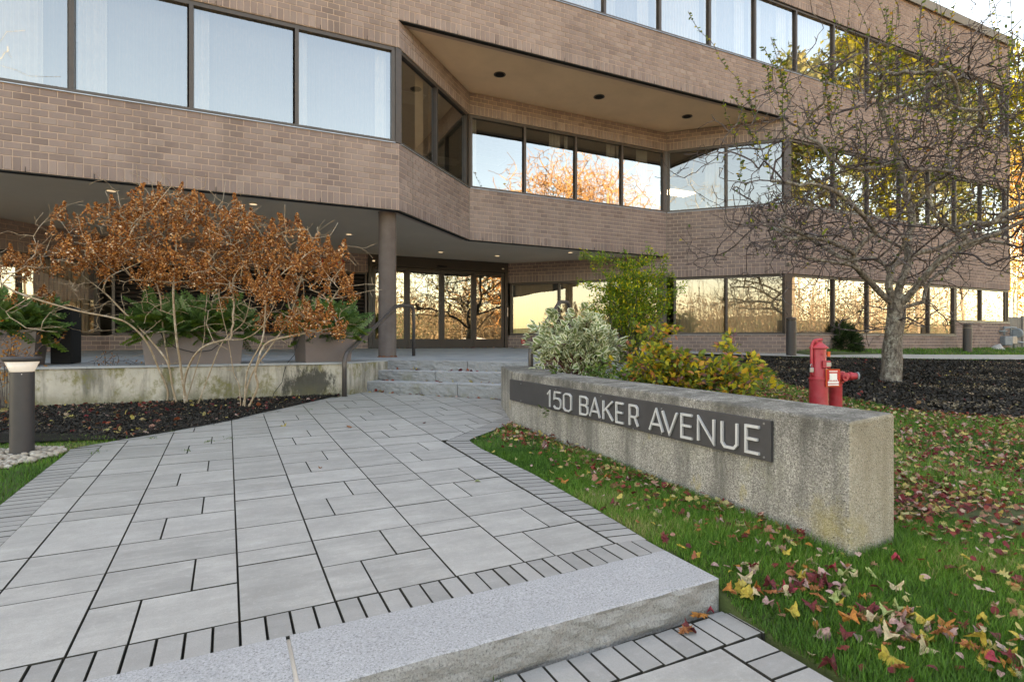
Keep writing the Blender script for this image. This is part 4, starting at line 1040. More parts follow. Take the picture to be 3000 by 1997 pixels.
o = mb.build('cable', M['cable'], None); tag(o, 'thin black cable hanging in a loop across the front of the long planter', 'cable')
mb = MB(); mb.tube([PD(880, 975, 7.75), PD(873, 1000, 7.72), PD(862, 1040, 7.65), PD(841, 1064, 7.62), PD(832, 1090, 7.45), PD(826, 1120, 7.4), PD(803, 1150, 7.35), PD(794, 1178, 7.3)], .005, 6)
o = mb.build('cable', M['cable'], None); tag(o, 'thin black cable running down over the terrace edge below the short planter', 'cable')

# fire department valve and hydrant pair
hx, hy = 6.13*.0+5.98, 4.27; root = empty('indicator_valve', (hx, hy, G(hx, hy)), 'tall red post indicator valve with a padlock and a red and white tag', 'valve')
zb = G(hx, hy); top = .035-zb; DX = Vector((SA, CA, 0)); RX = Vector((CA, -SA, 0))         # RX = rightwards as seen from the walk
F1 = 6.42/1625
mb = MB(); H1 = top
def zz(py): return (998.5-py)*F1-zb
mb.lathe((0, 0, 0), [(.099, -.05), (.099, zz(1113)), (.106, zz(1112)), (.106, zz(1107)), (.092, zz(1106)), (.088, zz(1080)), (.078, zz(1075)), (.078, zz(1022)), (.1, zz(1020)), (.1, zz(1017)), (.06, zz(1008)), (.04, zz(1004)), (.04, zz(1000)), (0, zz(999))], 30)
o = mb.build('body', M['red'], root, smooth=True); o.modifiers.new('e', 'EDGE_SPLIT')
mb = MB()                                                        # window housing
for dx, dz, sx, sz in ((.055, zz(1066), .11, .075),):
    p = RX*dx*.6-DX*.09; mb.box((p.x, p.y, dz), (.085, .06, .085), rz=-.6)
mb.build('window_housing', M['red'], root, bevel=.008)
mb = MB(); p = RX*.05-DX*.118; mb.box((p.x, p.y, zz(1066)), (.05, .014, .045), rz=-.6); mb.build('indicator_window', M['steel'], root)
mb = MB(); pts = [RX*.03-DX*.02+Vector((0, 0, zz(994))), RX*-.06-DX*.02+Vector((0, 0, zz(996))), RX*-.098-DX*.03+Vector((0, 0, zz(1012))), RX*-.098-DX*.03+Vector((0, 0, zz(1088))), RX*-.085-DX*.03+Vector((0, 0, zz(1100)))]
mb.tube(bez(pts, 5), .0165, 10); mb.build('operating_wrench', M['red'], root, smooth=True)
mb = MB(); p = RX*-.11-DX*.05+Vector((0, 0, zz(1083))); mb.box(tuple(p), (.05, .025, .055), rz=-.4); mb.build('padlock', M['steel'], root, bevel=.006)
mb = MB(); mb.tube([p+Vector((-.015, 0, .02)), p+Vector((-.018, 0, .055)), p+Vector((0, 0, .07)), p+Vector((.018, 0, .055)), p+Vector((.015, 0, .02))], .005, 8); mb.build('shackle', M['steel'], root, smooth=True)
mb = MB(); p = RX*.098-DX*.03; mb.box((p.x, p.y, zz(1037)), (.03, .02, .06), rz=-.4); mb.build('orange_clip', M['orange'], root)
for px in (2395, 2398, 2377):
    mb = MB(); p = RX*((px-2397)*F1)*.9-DX*.08; mb.lathe((p.x, p.y, zz(1036 if px > 2380 else 1000)), [(.012, -.012), (.012, .012)], 8); mb.build('bolt', M['red'], root)
# tag plate, written like a valve tag
p = RX*.105-DX*.105; tg = MB(); tg.box((0, 0, 0), (.17, .006, .20)); tp = tg.build('valve_tag', [M['orange']], root); tp.location = (p.x, p.y, zz(1105)); tp.rotation_euler = (0, 0, -.35)
mb = MB(); mb.box((0, -.005, 0), (.155, .003, .185)); mb.build('tag_face', M['redplain'], tp)
mb = MB()
for x, z, w, h in ((0, .015, .09, .075), (0, -.050, .13, .022), (0, -.078, .13, .016), (0, .075, .10, .010)): mb.box((x, -.0075, z), (w, .002, h))
mb.build('tag_print', M['white'], tp)
mb = MB()
for x in (-.05, -.03, -.012, .008, .028, .047): mb.box((x, -.008, -.028), (.011, .002, .012))
mb.build('tag_print', M['white'], tp)
# short hydrant
c = PD(2448, 1180, 6.62); sx, sy = c.x, c.y; szb = G(sx, sy); F2 = 6.62/1625
def z2(py): return (998.5-py)*F2-szb
root = empty('fire_hydrant', (sx, sy, szb), 'short red fire hydrant with side outlets next to the tall red valve', 'hydrant')
mb = MB(); mb.lathe((0, 0, 0), [(.070, -.05), (.070, z2(1122)), (.072, z2(1121)), (.088, z2(1119)), (.088, z2(1115)), (.072, z2(1113)), (.07, z2(1108)), (.095, z2(1100)), (.098, z2(1090)), (.09, z2(1087)), (0, z2(1086))], 28)
mb.build('barrel', M['red'], root, smooth=True).modifiers.new('e', 'EDGE_SPLIT')
def outlet(dirv, L, r, z, name):
    mb = MB(); a = Vector((0, 0, z))+dirv*.05; mb.tube([a, a+dirv*L*.55], [r, r], 18); mb.tube([a+dirv*L*.55, a+dirv*L*.72], [r*1.2, r*1.2], 18); mb.tube([a+dirv*L*.72, a+dirv*L], [r*1.05, r*1.0], 18); mb.tube([a+dirv*L, a+dirv*(L+.02)], [r*.35, r*.3], 5)
    mb.build(name, M['red'], root)
outlet((RX*.25-DX).normalized(), .10, .047, z2(1102), 'outlet'); outlet((RX-DX*.1).normalized(), .19, .040, z2(1101), 'outlet')
mb = MB(); d_ = (RX-DX*.1).normalized(); a = Vector((0, 0, z2(1101)))+d_*.235; mb.tube([a, a+d_*.018], [.05, .05], 18); mb.build('outlet_cap', M['gasgrey'], root)

# fake rocks by the wall
for (px, py, d, s, lab) in ((2354, 1025, 15.6, .19, 'pale rounded stone at the brick base between the bollard and the dark yew'), (2924, 1018, 18.9, .22, 'pale rounded stone at the foot of the brick wall beside the gas meter')):
    c = PD(px, py+9, d); mb = MB(); n = 14
    mb.lathe((0, 0, 0), [(s*1.1, -.02), (s*1.05, s*.35), (s*.85, s*.75), (s*.4, s*1.0), (0, s*1.02)], 14)
    vs = []
    for (x, y, z) in mb.v:
        k = 1+.18*math.sin(x*19+d)*math.cos(y*17)+.1*math.sin(z*30); vs.append((x*k, y*k*.8, z*k))
    mb.v = vs; o = mb.build('stone', M['offwhite'], None, smooth=True); o.location = (c.x, c.y, -.36 if px < 2500 else -.36); tag(o, lab, 'stone')
# gas meter
c = PD(2962, 1020, 19.3); gz = -.38; root = empty('gas_meter', (c.x, c.y, gz), 'grey gas meter with pipes and regulator at the far brick wall corner', 'gas meter')
F3 = 19.3/1625; g = lambda px, py, dd=0: RX*((px-2962)*F3)+DX*dd+Vector((0, 0, (998.5-py)*F3-gz))
mb = MB(); p = g(2947, 998); mb.box(tuple(p), (.30, .25, .32), rz=-.4); mb.build('meter_case', M['gasgrey'], root, bevel=.03)
mb = MB(); p = g(2964, 996, -.03); mb.box(tuple(p), (.17, .2, .28), rz=-.4); mb.build('meter_face', M['steel'], root, bevel=.02)
mb = MB(); mb.tube([g(2942, 982), g(2942, 962), g(2958, 960), g(2962, 964), g(2962, 985)], .03, 10); mb.tube([g(2928, 970), g(2950, 970)], .028, 10); mb.tube([g(2972, 1020), g(2968, 1000), g(2975, 975), g(2975, 960)], .032, 10); mb.tube([g(2940, 958), g(2978, 960)], .03, 10)
mb.tube([g(2970, 1000), g(3000, 1004)], .035, 10); mb.tube([g(2980, 980), g(2996, 980)], .04, 10)
mb.build('pipes', M['gasgrey'], root, smooth=True)
mb = MB(); p = g(2976, 976, -.05); mb.lathe(tuple(p), [(.15, -.04), (.17, -.02), (.17, .02), (.14, .05)], 20, axis='x'); mb.build('regulator', M['gasgrey'], root)
# grey board fence beyond the building
fr = empty('board_fence', (26.5, 12.5, -.4), 'grey vertical board fence beyond the building corner', 'fence')
for k in range(30):
    mb = MB(); mb.box((.16*k*1.0, -.05*k*0+.3*0, .72), (.135, .03, 1.46)); mb.build('board', M['fence'], fr)
mb = MB(); mb.box((2.4, .03, 1.3), (4.9, .04, .1)); mb.box((2.4, .03, .25), (4.9, .04, .1)); mb.build('rail', M['fence'], fr)
for k in range(3):
    mb = MB(); mb.box((.0+2.3*k, -.03, .75), (.12, .1, 1.56)); mb.build('post', M['fence'], fr)
mb = MB(); c = PD(2980, 1022, 19.0)
for k in range(2):
    mb = MB(); c = PD(2968+k*30, 1020, 19.4+k*.6); c.z = -.4

# ================================================================ PLANTS
class Skel:
    def __init__(s): s._b = np.zeros((4096, 3)); s._n = 0; s.par = []
    @property
    def p(s): return s._b[:s._n]
    def node(s, p, par):
        if s._n == len(s._b): s._b = np.concatenate([s._b, np.zeros_like(s._b)])
        s._b[s._n] = p; s._n += 1; s.par.append(par); return s._n-1
    def path(s, pts, par=-1, sub=3):
        ids = []; last = par
        P_ = [np.array(p, float) for p in pts]
        if par < 0: last = s.node(P_[0], -1); ids.append(last); 
        else: P_ = [s.p[par]]+P_
        # catmull-rom
        for i in range(len(P_)-1):
            p0 = P_[max(i-1, 0)]; p1 = P_[i]; p2 = P_[i+1]; p3 = P_[min(i+2, len(P_)-1)]
            for k in range(1, sub+1):
                t = k/sub; q = .5*((2*p1)+(-p0+p2)*t+(2*p0-5*p1+4*p2-p3)*t*t+(-p0+3*p1-3*p2+p3)*t**3)
                last = s.node(q, last); ids.append(last)
        return ids
    def grow(s, target, r, seg=.16, wob=.12, minlen=.0, sag=0., bias=None, back=.35, exclude=()):
        A_ = s.p; t = np.array(target, float); D = t-A_; dist = np.linalg.norm(D, axis=1)
        cost = dist+np.clip(-D[:, 2], 0, None)*back
        i = int(np.argmin(cost)); p = s.p[i]; L = dist[i]
        if L < minlen: return None
        n = max(2, int(L/seg)); last = i
        par = s.par[i]; d0 = (p-s.p[par]) if par >= 0 else np.array([0, 0, 1.]); d0 = d0/(np.linalg.norm(d0)+1e-9)
        c1 = p+(d0*.5+D[i]/L*.5)*L*.35; ids = []
        off = r.normal(size=3)*L*wob*.5
        for k in range(1, n+1):
            u = k/n; q = p*(1-u)**2+2*u*(1-u)*(c1*.5+(p+t)/2*.5+off)+t*u*u+r.normal(size=3)*seg*wob*.5*(u < 1); q[2] -= sag*u*u*L
            last = s.node(q, last); ids.append(last)
        return ids
    def mesh(s, name, mats, parent, r_tip, expo, r_max, thick=.02, sides=(4, 8), smooth=True, mbs=None, base_flare=0.):
        n = len(s.p); cnt = np.zeros(n); ch = [[] for _ in range(n)]
        for i in range(n):
            if s.par[i] >= 0: ch[s.par[i]].append(i)
        order = list(range(n))[::-1]
        for i in order:
            if not ch[i]: cnt[i] = 1
            else: cnt[i] = sum(cnt[c] for c in ch[i])
        rad = np.minimum(r_tip*cnt**expo, r_max)
        mbs = mbs or {}; thickb, thin = MB(), MB()
        starts = [(i, -1) for i in range(n) if s.par[i] < 0]
        while starts:
            i, par = starts.pop(); chain = [i] if par < 0 else [par, i]
            while ch[i]:
                c = max(ch[i], key=lambda q: cnt[q])
                for q in ch[i]:
                    if q != c: starts.append((q, i))
                chain.append(c); i = c
            rs = [rad[q] for q in chain]
            if par >= 0: rs[0] = rs[1]
            # split chain into thick and thin parts
            k = sum(1 for q in rs if q >= thick)
            if k >= 2: thickb.tube([s.p[q] for q in chain[:k]], [float(x) for x in rs[:k]], sides[1], cap=False)
            k0 = max(0, k-1)
            if len(chain)-k0 >= 2: thin.tube([s.p[q] for q in chain[k0:]], [float(x) for x in rs[k0:]], sides[0], cap=False)
        out = []
        if thickb.n: out.append(thickb.build(name[0], mats[0], parent, smooth=smooth))
        if thin.n: o = thin.build(name[1], mats[1], parent, smooth=False); o['kind'] = 'stuff'; out.append(o)
        s.rad = rad; s.cnt = cnt; s.ch = ch
        return out

OVAL = ([(0, 0, 0), (.28, .3, .05), (.22, .72, .04), (0, 1, -.08), (-.22, .72, .04), (-.28, .3, .05), (0, .4, -.02), (0, .72, -.03)], [(0, 1, 6), (1, 2, 7), (1, 7, 6), (2, 3, 7), (3, 4, 7), (4, 5, 6), (4, 6, 7), (5, 0, 6)])
QUADL = ([(0, 0, 0), (.24, .5, .04), (0, 1, -.06), (-.24, .5, .04)], [(0, 1, 2, 3)])

# ---- hydrangea (spent brown panicles)
Z = lambda x, y: (x/1.96, 500+y/1.96)
r1_ = np.random.default_rng(3)
hroot = empty('hydrangea_shrub', (-.79, 7.72, G(-.79, 7.72)), 'bigger of two bare hydrangeas with rusty dried flower heads, left in the black mulch', 'shrub', 'dried hydrangeas before the retaining wall')
hroot2 = empty('hydrangea_shrub', (-.04, 7.40, G(-.04, 7.40)), 'smaller hydrangea with rusty dried flower heads, between the bigger one and the handrail', 'shrub', 'dried hydrangeas before the retaining wall')
def sp(x, y, d): q = Z(x, y); return PD(q[0], q[1], d)
S1 = Skel(); S2 = Skel()
for pts in (
  [(955, 1345, 6.95), (962, 1260, 6.95), (905, 1120, 6.9), (840, 980, 6.8), (740, 880, 6.7), (640, 842, 6.6), (480, 812, 6.5), (300, 765, 6.4), (100, 700, 6.3), (0, 640, 6.3)],
  [(1020, 1350, 6.9), (990, 1240, 6.88), (962, 1100, 6.85), (880, 990, 6.9), (800, 900, 6.95), (700, 800, 7.0), (600, 700, 7.0), (470, 600, 7.0)],
  [(1005, 1345, 6.98), (980, 1150, 7.0), (950, 1000, 7.0), (930, 850, 7.05), (915, 700, 7.05), (850, 560, 7.1), (800, 430, 7.1)],
  [(1080, 1340, 6.9), (1052, 1230, 6.9), (1032, 1080, 6.85), (1012, 950, 6.8), (995, 700, 6.75), (1010, 500, 6.7), (1010, 350, 6.7)],
  [(1062, 1345, 6.85), (1058, 1220, 6.8), (1098, 1090, 6.7), (1170, 1010, 6.65), (1290, 972, 6.6), (1400, 965, 6.55), (1500, 900, 6.5), (1580, 760, 6.5)],
  [(930, 1340, 7.0), (915, 1230, 7.0), (935, 1100, 7.1), (850, 850, 7.15), (830, 700, 7.2), (700, 560, 7.2)],
  [(1065, 1335, 7.0), (1165, 1000, 7.1), (1175, 860, 7.15), (1190, 700, 7.2), (1200, 500, 7.2)]):
    S1.path([sp(*p) for p in pts], -1, 4)
for pts in (
  [(1382, 1355, 6.6), (1372, 1230, 6.6), (1340, 1150, 6.6), (1312, 980, 6.65), (1282, 850, 6.7), (1250, 700, 6.7)],
  [(1405, 1360, 6.62), (1420, 1150, 6.6), (1500, 990, 6.6), (1520, 870, 6.6), (1530, 700, 6.6), (1560, 560, 6.6)],
  [(1425, 1362, 6.58), (1480, 1240, 6.55), (1468, 1150, 6.5), (1520, 1000, 6.5), (1640, 955, 6.45), (1800, 925, 6.4), (1930, 900, 6.4)],
  [(1395, 1350, 6.65), (1445, 1170, 6.7), (1560, 1000, 6.75), (1660, 850, 6.8), (1720, 650, 6.8), (1760, 520, 6.8)],
  [(1130, 1355, 6.75), (1190, 1200, 6.75), (1280, 980, 6.8), (1400, 870, 6.8), (1440, 720, 6.8)]):
    S2.path([sp(*p) for p in pts], -1, 4)
TIPS = [(345,250),(300,345),(460,275),(585,255),(660,205),(770,130),(790,195),(930,140),(1020,130),(1110,170),(1210,210),(1300,260),(1370,215),(1455,270),(880,180),(960,200),(1560,360),(1640,340),(1720,340),(1760,390),(1810,430),(1880,470),(1960,470),(1930,540),(1880,560),(1990,640),(1970,700),(1810,620),(70,480),(130,520),(200,470),(130,580),(230,540),(330,450),(400,470),(500,400),(560,430),(430,520),(520,500),(620,470),(700,400),(760,300),(840,240),(900,300),(980,230),(1060,240),(1150,280),(1040,180),(980,320),(1100,340),(1200,330),(1290,340),(1350,290),(1400,330),(1420,390),(1300,420),(1200,440),(1120,450),(1000,400),(900,400),(820,350),(750,440),(680,480),(800,500),(780,600),(930,610),(980,640),(1080,600),(1180,550),(1260,520),(1340,480),(1450,450),(1500,440),(1580,430),(1660,470),(1740,500),(1600,540),(1500,560),(1400,560),(1380,620),(1500,640),(1600,660),(1340,700),(1260,650),(1180,620),(1650,690),(1700,650),(1520,830),(1760,800),(1720,850),(1850,830),(1830,880),(1680,840),(1900,850),(240,700),(1450,650),(20,520),(-40,560),(620,560),(560,520),(870,470),(1060,520),(860,540),(1110,520),(720,340),(660,290),(1160,390),(1250,380),(1800,520),(1700,560),(1560,600),(1290,580)]
ends = []
r_ = np.random.default_rng(11)
order = sorted(TIPS, key=lambda t: -t[1])
for (x, y) in order:
    d = 6.85+r_.uniform(-.55, .5) if x < 1480 else 6.6+r_.uniform(-.4, .4)
    t = sp(x, y+28, d); S = S2 if (x > 1470 and y > 300 or x > 1560) else S1
    ids = S.grow(t, r_, .09, .12, back=.6)
    ends.append((S, t, S.p[ids[-2]] if len(ids) > 1 else t))
    # bare side twigs
    for _ in range(4):
        j = ids[int(r_.integers(0, len(ids)))]; q = S.p[j]+r_.normal(size=3)*np.array([.2, .12, .14])+np.array([0, 0, .1]); S.grow(q, r_, .07, .15)
for S in (S1, S2):
    A_ = [p.copy() for p in S.p if p[2] > -.3]
    for _ in range(170):
        q = A_[int(r_.integers(len(A_)))]+r_.normal(size=3)*np.array([.2, .12, .12]); S.grow(q, r_, .08, .16, minlen=.05)
for _ in range(330):                          # bare lower branching
    x_ = r_.uniform(20, 1950); y_ = r_.uniform(620, 930); S = S2 if x_ > 1330 else S1; S.grow(np.array(sp(x_, y_, r_.uniform(6.4, 7.2))), r_, .08, .13, back=.5)
S1.mesh(('stem', 'twigs'), (M['hstem'], M['hstem']), hroot, .0026, .34, .0145, .010, (4, 7)); S2.mesh(('stem', 'twigs'), (M['hstem'], M['hstem']), hroot2, .0026, .34, .0145, .010, (4, 7))
for rt in (hroot, hroot2):
    for ch in rt.children: ch.matrix_parent_inverse = Matrix.Translation(rt.location).inverted()
def panicle(seed):
    r = np.random.default_rng(seed); n = 210; H = .25; t = r.uniform(0, 1, n)**.8; rad = .088*(1-t)**.75*(.65+.35*np.sin(t*3+1)); ph = r.uniform(0, 6.28, n)
    pos = np.stack([np.cos(ph)*rad, np.sin(ph)*rad, t*H], 1); d = np.stack([np.cos(ph), np.sin(ph), r.uniform(-.6, .6, n)], 1)+r.normal(size=(n, 3))*.3
    nn = np.stack([np.cos(ph), np.sin(ph), r.uniform(0, 1, n)], 1)+r.normal(size=(n, 3))*.5; s = r.uniform(.014, .026, n)
    side = np.cross(nn, r.normal(size=(n, 3)))
    o = scatter('dried_flower_head', M['panicle'], [(-.5, 0, 0), (0, .15, .12), (.5, 0, 0), (.35, .7, -.05), (0, .85, .1), (-.35, .7, -.05)], [(0, 1, 4, 5), (1, 2, 3, 4)], pos, frames(side, nn, s, s, s), r.uniform(0, 1, n)**1.2)
    return o
heads = [panicle(s) for s in range(8)]; HM = [h.data for h in heads]
for h in heads: bpy.data.objects.remove(h)
for S, t, pr in ends:
    rt = hroot if S is S1 else hroot2
    o = bpy.data.objects.new('dried_flower_head', random.choice(HM)); C.objects.link(o); o.parent = rt
    d = Vector(t)-Vector(pr); d = (d.normalized()*.5+Vector((random.uniform(-.3, .3), random.uniform(-.3, .3), 1))).normalized()
    o.location = Vector(t)-rt.location-d*.04; o.rotation_euler = (d.to_track_quat('Z', 'Y') @ Matrix.Rotation(random.uniform(0, 6), 4, 'Z').to_quaternion()).to_euler()
    k = random.uniform(.8, 1.3); o.scale = (k*1.1, k*1.1, k)
    o2 = bpy.data.objects.new('dried_flower_head', random.choice(HM)); C.objects.link(o2); o2.parent = rt; k *= .85; o2.scale = (k, k, k*.9)
    o2.location = o.location+Vector((random.gauss(0, .10), random.gauss(0, .08), random.gauss(-.07, .07))); o2.rotation_euler = (random.gauss(0, .45), random.gauss(0, .45), random.uniform(0, 6))
    if random.random() < .6:
        o3 = o2.copy(); o3.data = random.choice(HM); C.objects.link(o3); o3.location = o.location+Vector((random.gauss(0, .14), random.gauss(0, .1), random.gauss(-.05, .09)))

# ---- small orange leaved bushes in front of the wall
def bush(name, base, n_st, spread, h, stemmat, leafm, leaves, lsize, label, cat, seed, tv=OVAL, r0=.003, lean=(0, 0), group=None, dens_top=0., vat=None, lw=.8):
    r = np.random.default_rng(seed); root = empty(name, tuple(base), label, cat, group); S = Skel(); tips = []
    for i in range(n_st):
        a = r.uniform(0, 6.28); sp_ = spread*r.uniform(.1, 1); hh = h*(1-.35*(sp_/spread)**2)*r.uniform(.75, 1.05)
        b = np.array([math.cos(a)*.05*spread*2, math.sin(a)*.05*spread*2, -.03]); t = np.array([math.cos(a)*sp_+lean[0]*hh, math.sin(a)*sp_*.8+lean[1]*hh, hh])
        m = b*.5+t*.5+np.array([-math.cos(a)*sp_*.18, -math.sin(a)*sp_*.18, .08*hh]); ids = S.path([b, m, t], -1, 4)
        for _ in range(3):
            j = ids[int(r.integers(len(ids)//3, len(ids)))]; S.grow(S.p[j]+r.normal(size=3)*spread*.22+np.array([0, 0, h*.12]), r, .06, .3)
    S.mesh(('stem', 'twigs'), (stemmat, stemmat), root, r0, .3, .02, .5, (3, 5))
    P_ = np.array(S.p); w = np.clip(P_[:, 2]/h, .02, 1)**(1+dens_top*2); w /= w.sum(); k = r.choice(len(P_), leaves, p=w)
    pos = P_[k]+r.normal(size=(leaves, 3))*spread*.05
    out = pos*np.array([1, 1, 0])/spread+r.normal(size=(leaves, 3))*.6+np.array([0, 0, .35]); up = r.normal(size=(leaves, 3))*.5+np.array([0, 0, 1.])
    s = lsize*r.uniform(.6, 1.25, leaves)
    rn = np.clip(r.uniform(0, 1, leaves), 0, 1)
    o = scatter('leaves', leafm, tv[0], tv[1], pos, frames(out, up, s*lw, s, s), rn, root, vattr=vat); o['kind'] = 'stuff'
    return root
bush('orange_leaf_bush', PD(318, 1172, 7.0), 16, .42, .55, M['twig'], M['orangeleaf'], 130, .035, 'small thin twigged bush with sparse orange leaves before the retaining wall', 'bush', 5)
bush('orange_leaf_bush', PD(20, 1185, 6.3), 22, .5, .75, M['twig'], M['orangeleaf'], 420, .042, 'dense orange leaved bush behind the bollard light', 'bush', 6)
# ---- shrubs behind the sign wall
P_b = PD(1712, 1120, 6.4); P_b.z = G(P_b.x, P_b.y)
EDG = [0, 1, 1, 1, 1, 1, 0, 0]
bush('dogwood_shrub', P_b, 140, .54, .84, M['bark_red'], M['varieg'], 3600, .098, 'rounded shrub with white edged leaves on dark red stems behind the sign wall', 'shrub', 8, lean=(-.12, .02), dens_top=2.4, lw=.95, vat=EDG, r0=.0035)
P_c = PD(1845, 1100, 8.0); P_c.z = G(P_c.x, P_c.y)
bush('green_shrub', P_c, 120, .74, 1.62, M['twig'], M['forsy'], 15000, .046, 'tall fine leaved green shrub turning yellow, behind the white leaved one', 'shrub', 9, dens_top=.6, lw=.7)
for (px, py, d, sp_, hh, n, sd, lab) in ((1930, 1120, 5.9, .54, .72, 2500, 21, 'yellow and orange leaved bush with a pink tipped shoot behind the sign wall'), (2110, 1150, 5.8, .60, .50, 2200, 22, 'low yellow and green leaved bush trailing right towards the red valve'), (1770, 1130, 5.5, .55, .42, 1800, 23, 'low green leaved bush under the white leaved shrub')):
    b_ = PD(px, py, d); b_.z = G(b_.x, b_.y)
    bush('autumn_bush', b_, 46, sp_, hh, M['twig'], M['spirea'] if sd < 23 else M['lowgreen'], int(n*1.3), .075 if sd < 23 else .055, lab, 'bush', sd, dens_top=.3, lw=.9)
# ---- yew by the wall
yb = PD(2452, 1034, 15.9); yb.z = -.38; root = empty('yew_bush', tuple(yb), 'dark green rounded yew bush against the brick base', 'bush'); r = np.random.default_rng(5)
n = 1500; d = rand_dirs(n, .35); d[:, 2] = np.abs(d[:, 2]); rr = r.uniform(.55, 1, n)**.5
pos = d*rr[:, None]*np.array([.66, .6, .92]); sz = r.uniform(.13, .21, n)
tv, tf = spray_template(7, 'fir'); scatter('needle_sprays', M['yew'], tv, tf, pos-d*.05, frames(d+r.normal(size=(n, 3))*.35+np.array([0, 0, .3]), r.normal(size=(n, 3))+np.array([0, 0, 1]), sz, sz, sz), r.uniform(0, 1, n), root)['kind'] = 'stuff'
mb = MB(); mb.tube([(0, 0, -.05), (0, 0, .5)], .03, 6); mb.build('stem', M['twig'], root)

# ---- crabapple tree in the right mulch bed
tb = PD(2607, 1115, 9.55); tb.z = G(tb.x, tb.y)
tree = empty('crabapple_tree', tuple(tb), 'nearly bare crabapple tree with short grey trunk and twiggy crown in dark mulch', 'tree')
q4 = lambda x, y, d: np.array(PD(2400+x/3.137, 600+y/3.137, d))
r = np.random.default_rng(12); S = Skel()
tk = S.path([q4(655, 1640, 9.5), q4(660, 1500, 9.5), q4(672, 1350, 9.5), (q4(688, 1180, 9.5)), q4(705, 1020, 9.5), q4(712, 930, 9.5)], -1, 4); fk = tk[-1]; nlimb = len(S.p)
LIMBS = [
 [(600, 845, 9.45), (490, 730, 9.3), (390, 630, 9.15), (325, 545, 9.05), (322, 450, 9.0), (400, 350, 8.95), (520, 255, 8.9), (640, 180, 8.9), (760, 120, 8.8)],
 [(640, 770, 9.5), (650, 660, 9.5), (610, 560, 9.6), (500, 492, 9.7), (390, 500, 9.7), (200, 480, 9.8), (0, 360, 9.9), (-200, 250, 9.9)],
 [(730, 780, 9.55), (785, 640, 9.6), (820, 500, 9.65), (812, 330, 9.7), (850, 190, 9.75), (842, 50, 9.8), (780, -150, 9.85), (735, -400, 9.9), (640, -700, 9.9), (545, -940, 9.9)],
 [(770, 890, 9.4), (860, 790, 9.3), (950, 690, 9.2), (1045, 575, 9.1), (1150, 475, 9.0), (1285, 385, 8.9), (1400, 340, 8.85), (1560, 290, 8.8), (1700, 235, 8.8), (1890, 140, 8.8), (2200, 20, 8.8), (2500, -100, 8.9)],
 [(800, 935, 9.5), (900, 905, 9.6), (960, 880, 9.6), (985, 760, 9.7), (1085, 640, 9.8), (1160, 620, 9.8), (1230, 520, 9.9), (1300, 420, 9.9)],
 [(650, 960, 9.4), (555, 945, 9.3), (600, 880, 9.3)]]
ids = [S.path([q4(*p) for p in l], fk, 3) for l in LIMBS]
def near(x, y, d):
    A_ = np.array(S.p); return int(np.argmin(np.linalg.norm(A_-q4(x, y, d), axis=1)))
SUB = [((390, 630, 9.15), [(300, 560, 8.9), (200, 540, 8.7), (0, 505, 8.5), (-200, 470, 8.4), (-420, 430, 8.3)]),
 ((325, 460, 9.0), [(240, 400, 8.7), (80, 330, 8.5), (-100, 300, 8.3), (-350, 330, 8.2), (-560, 420, 8.1)]),
 ((650, 660, 9.5), [(680, 560, 9.9), (780, 510, 10.1), (900, 440, 10.4), (1100, 400, 10.7), (1350, 250, 11.)]),
 ((610, 560, 9.6), [(690, 520, 9.2), (780, 330, 9.0), (690, 200, 8.8), (600, 60, 8.7), (500, -80, 8.6)]),
 ((820, 480, 9.65), [(940, 390, 9.4), (1080, 280, 9.2), (1150, 200, 9.0), (1130, 60, 8.9), (1180, -100, 8.8)]),
 ((1285, 385, 8.9), [(1350, 320, 8.9), (1245, 230, 8.9), (1170, 180, 8.9), (1060, 80, 8.8), (1000, -100, 8.8), (960, -300, 8.8)]),
 ((1245, 230, 8.9), [(1380, 170, 8.7), (1580, 170, 8.6), (1700, 80, 8.5), (1900, 0, 8.4), (2150, -120, 8.3)]),
 ((1230, 450, 8.95), [(1400, 455, 8.7), (1490, 515, 8.6), (1565, 555, 8.5), (1690, 495, 8.4), (1890, 465, 8.3), (2100, 430, 8.2)]),
 ((860, 690, 9.45), [(930, 620, 9.3), (990, 545, 9.2), (870, 465, 9.1), (800, 420, 9.0)]),
 ((842, 50, 9.8), [(960, -60, 10.1), (1100, -260, 10.4), (1240, -420, 10.6)]),
 ((780, -150, 9.85), [(900, -300, 9.6), (980, -480, 9.4), (1080, -560, 9.3)]),
 ((735, -400, 9.9), [(560, -350, 9.6), (380, -330, 9.3), (200, -360, 9.0)]),
 ((520, 255, 8.9), [(430, 130, 8.7), (300, 0, 8.5), (150, -120, 8.3), (0, -180, 8.2)]),
 ((1700, 235, 8.8), [(1760, 300, 8.6), (1850, 200, 8.4), (2000, 150, 8.3)]),
 ((-100, 300, 8.3), [(-300, 200, 8.1), (-520, 180, 8.0), (-700, 200, 7.9)])]
for st, l in SUB: S.path([q4(*p) for p in l], near(*st), 3)
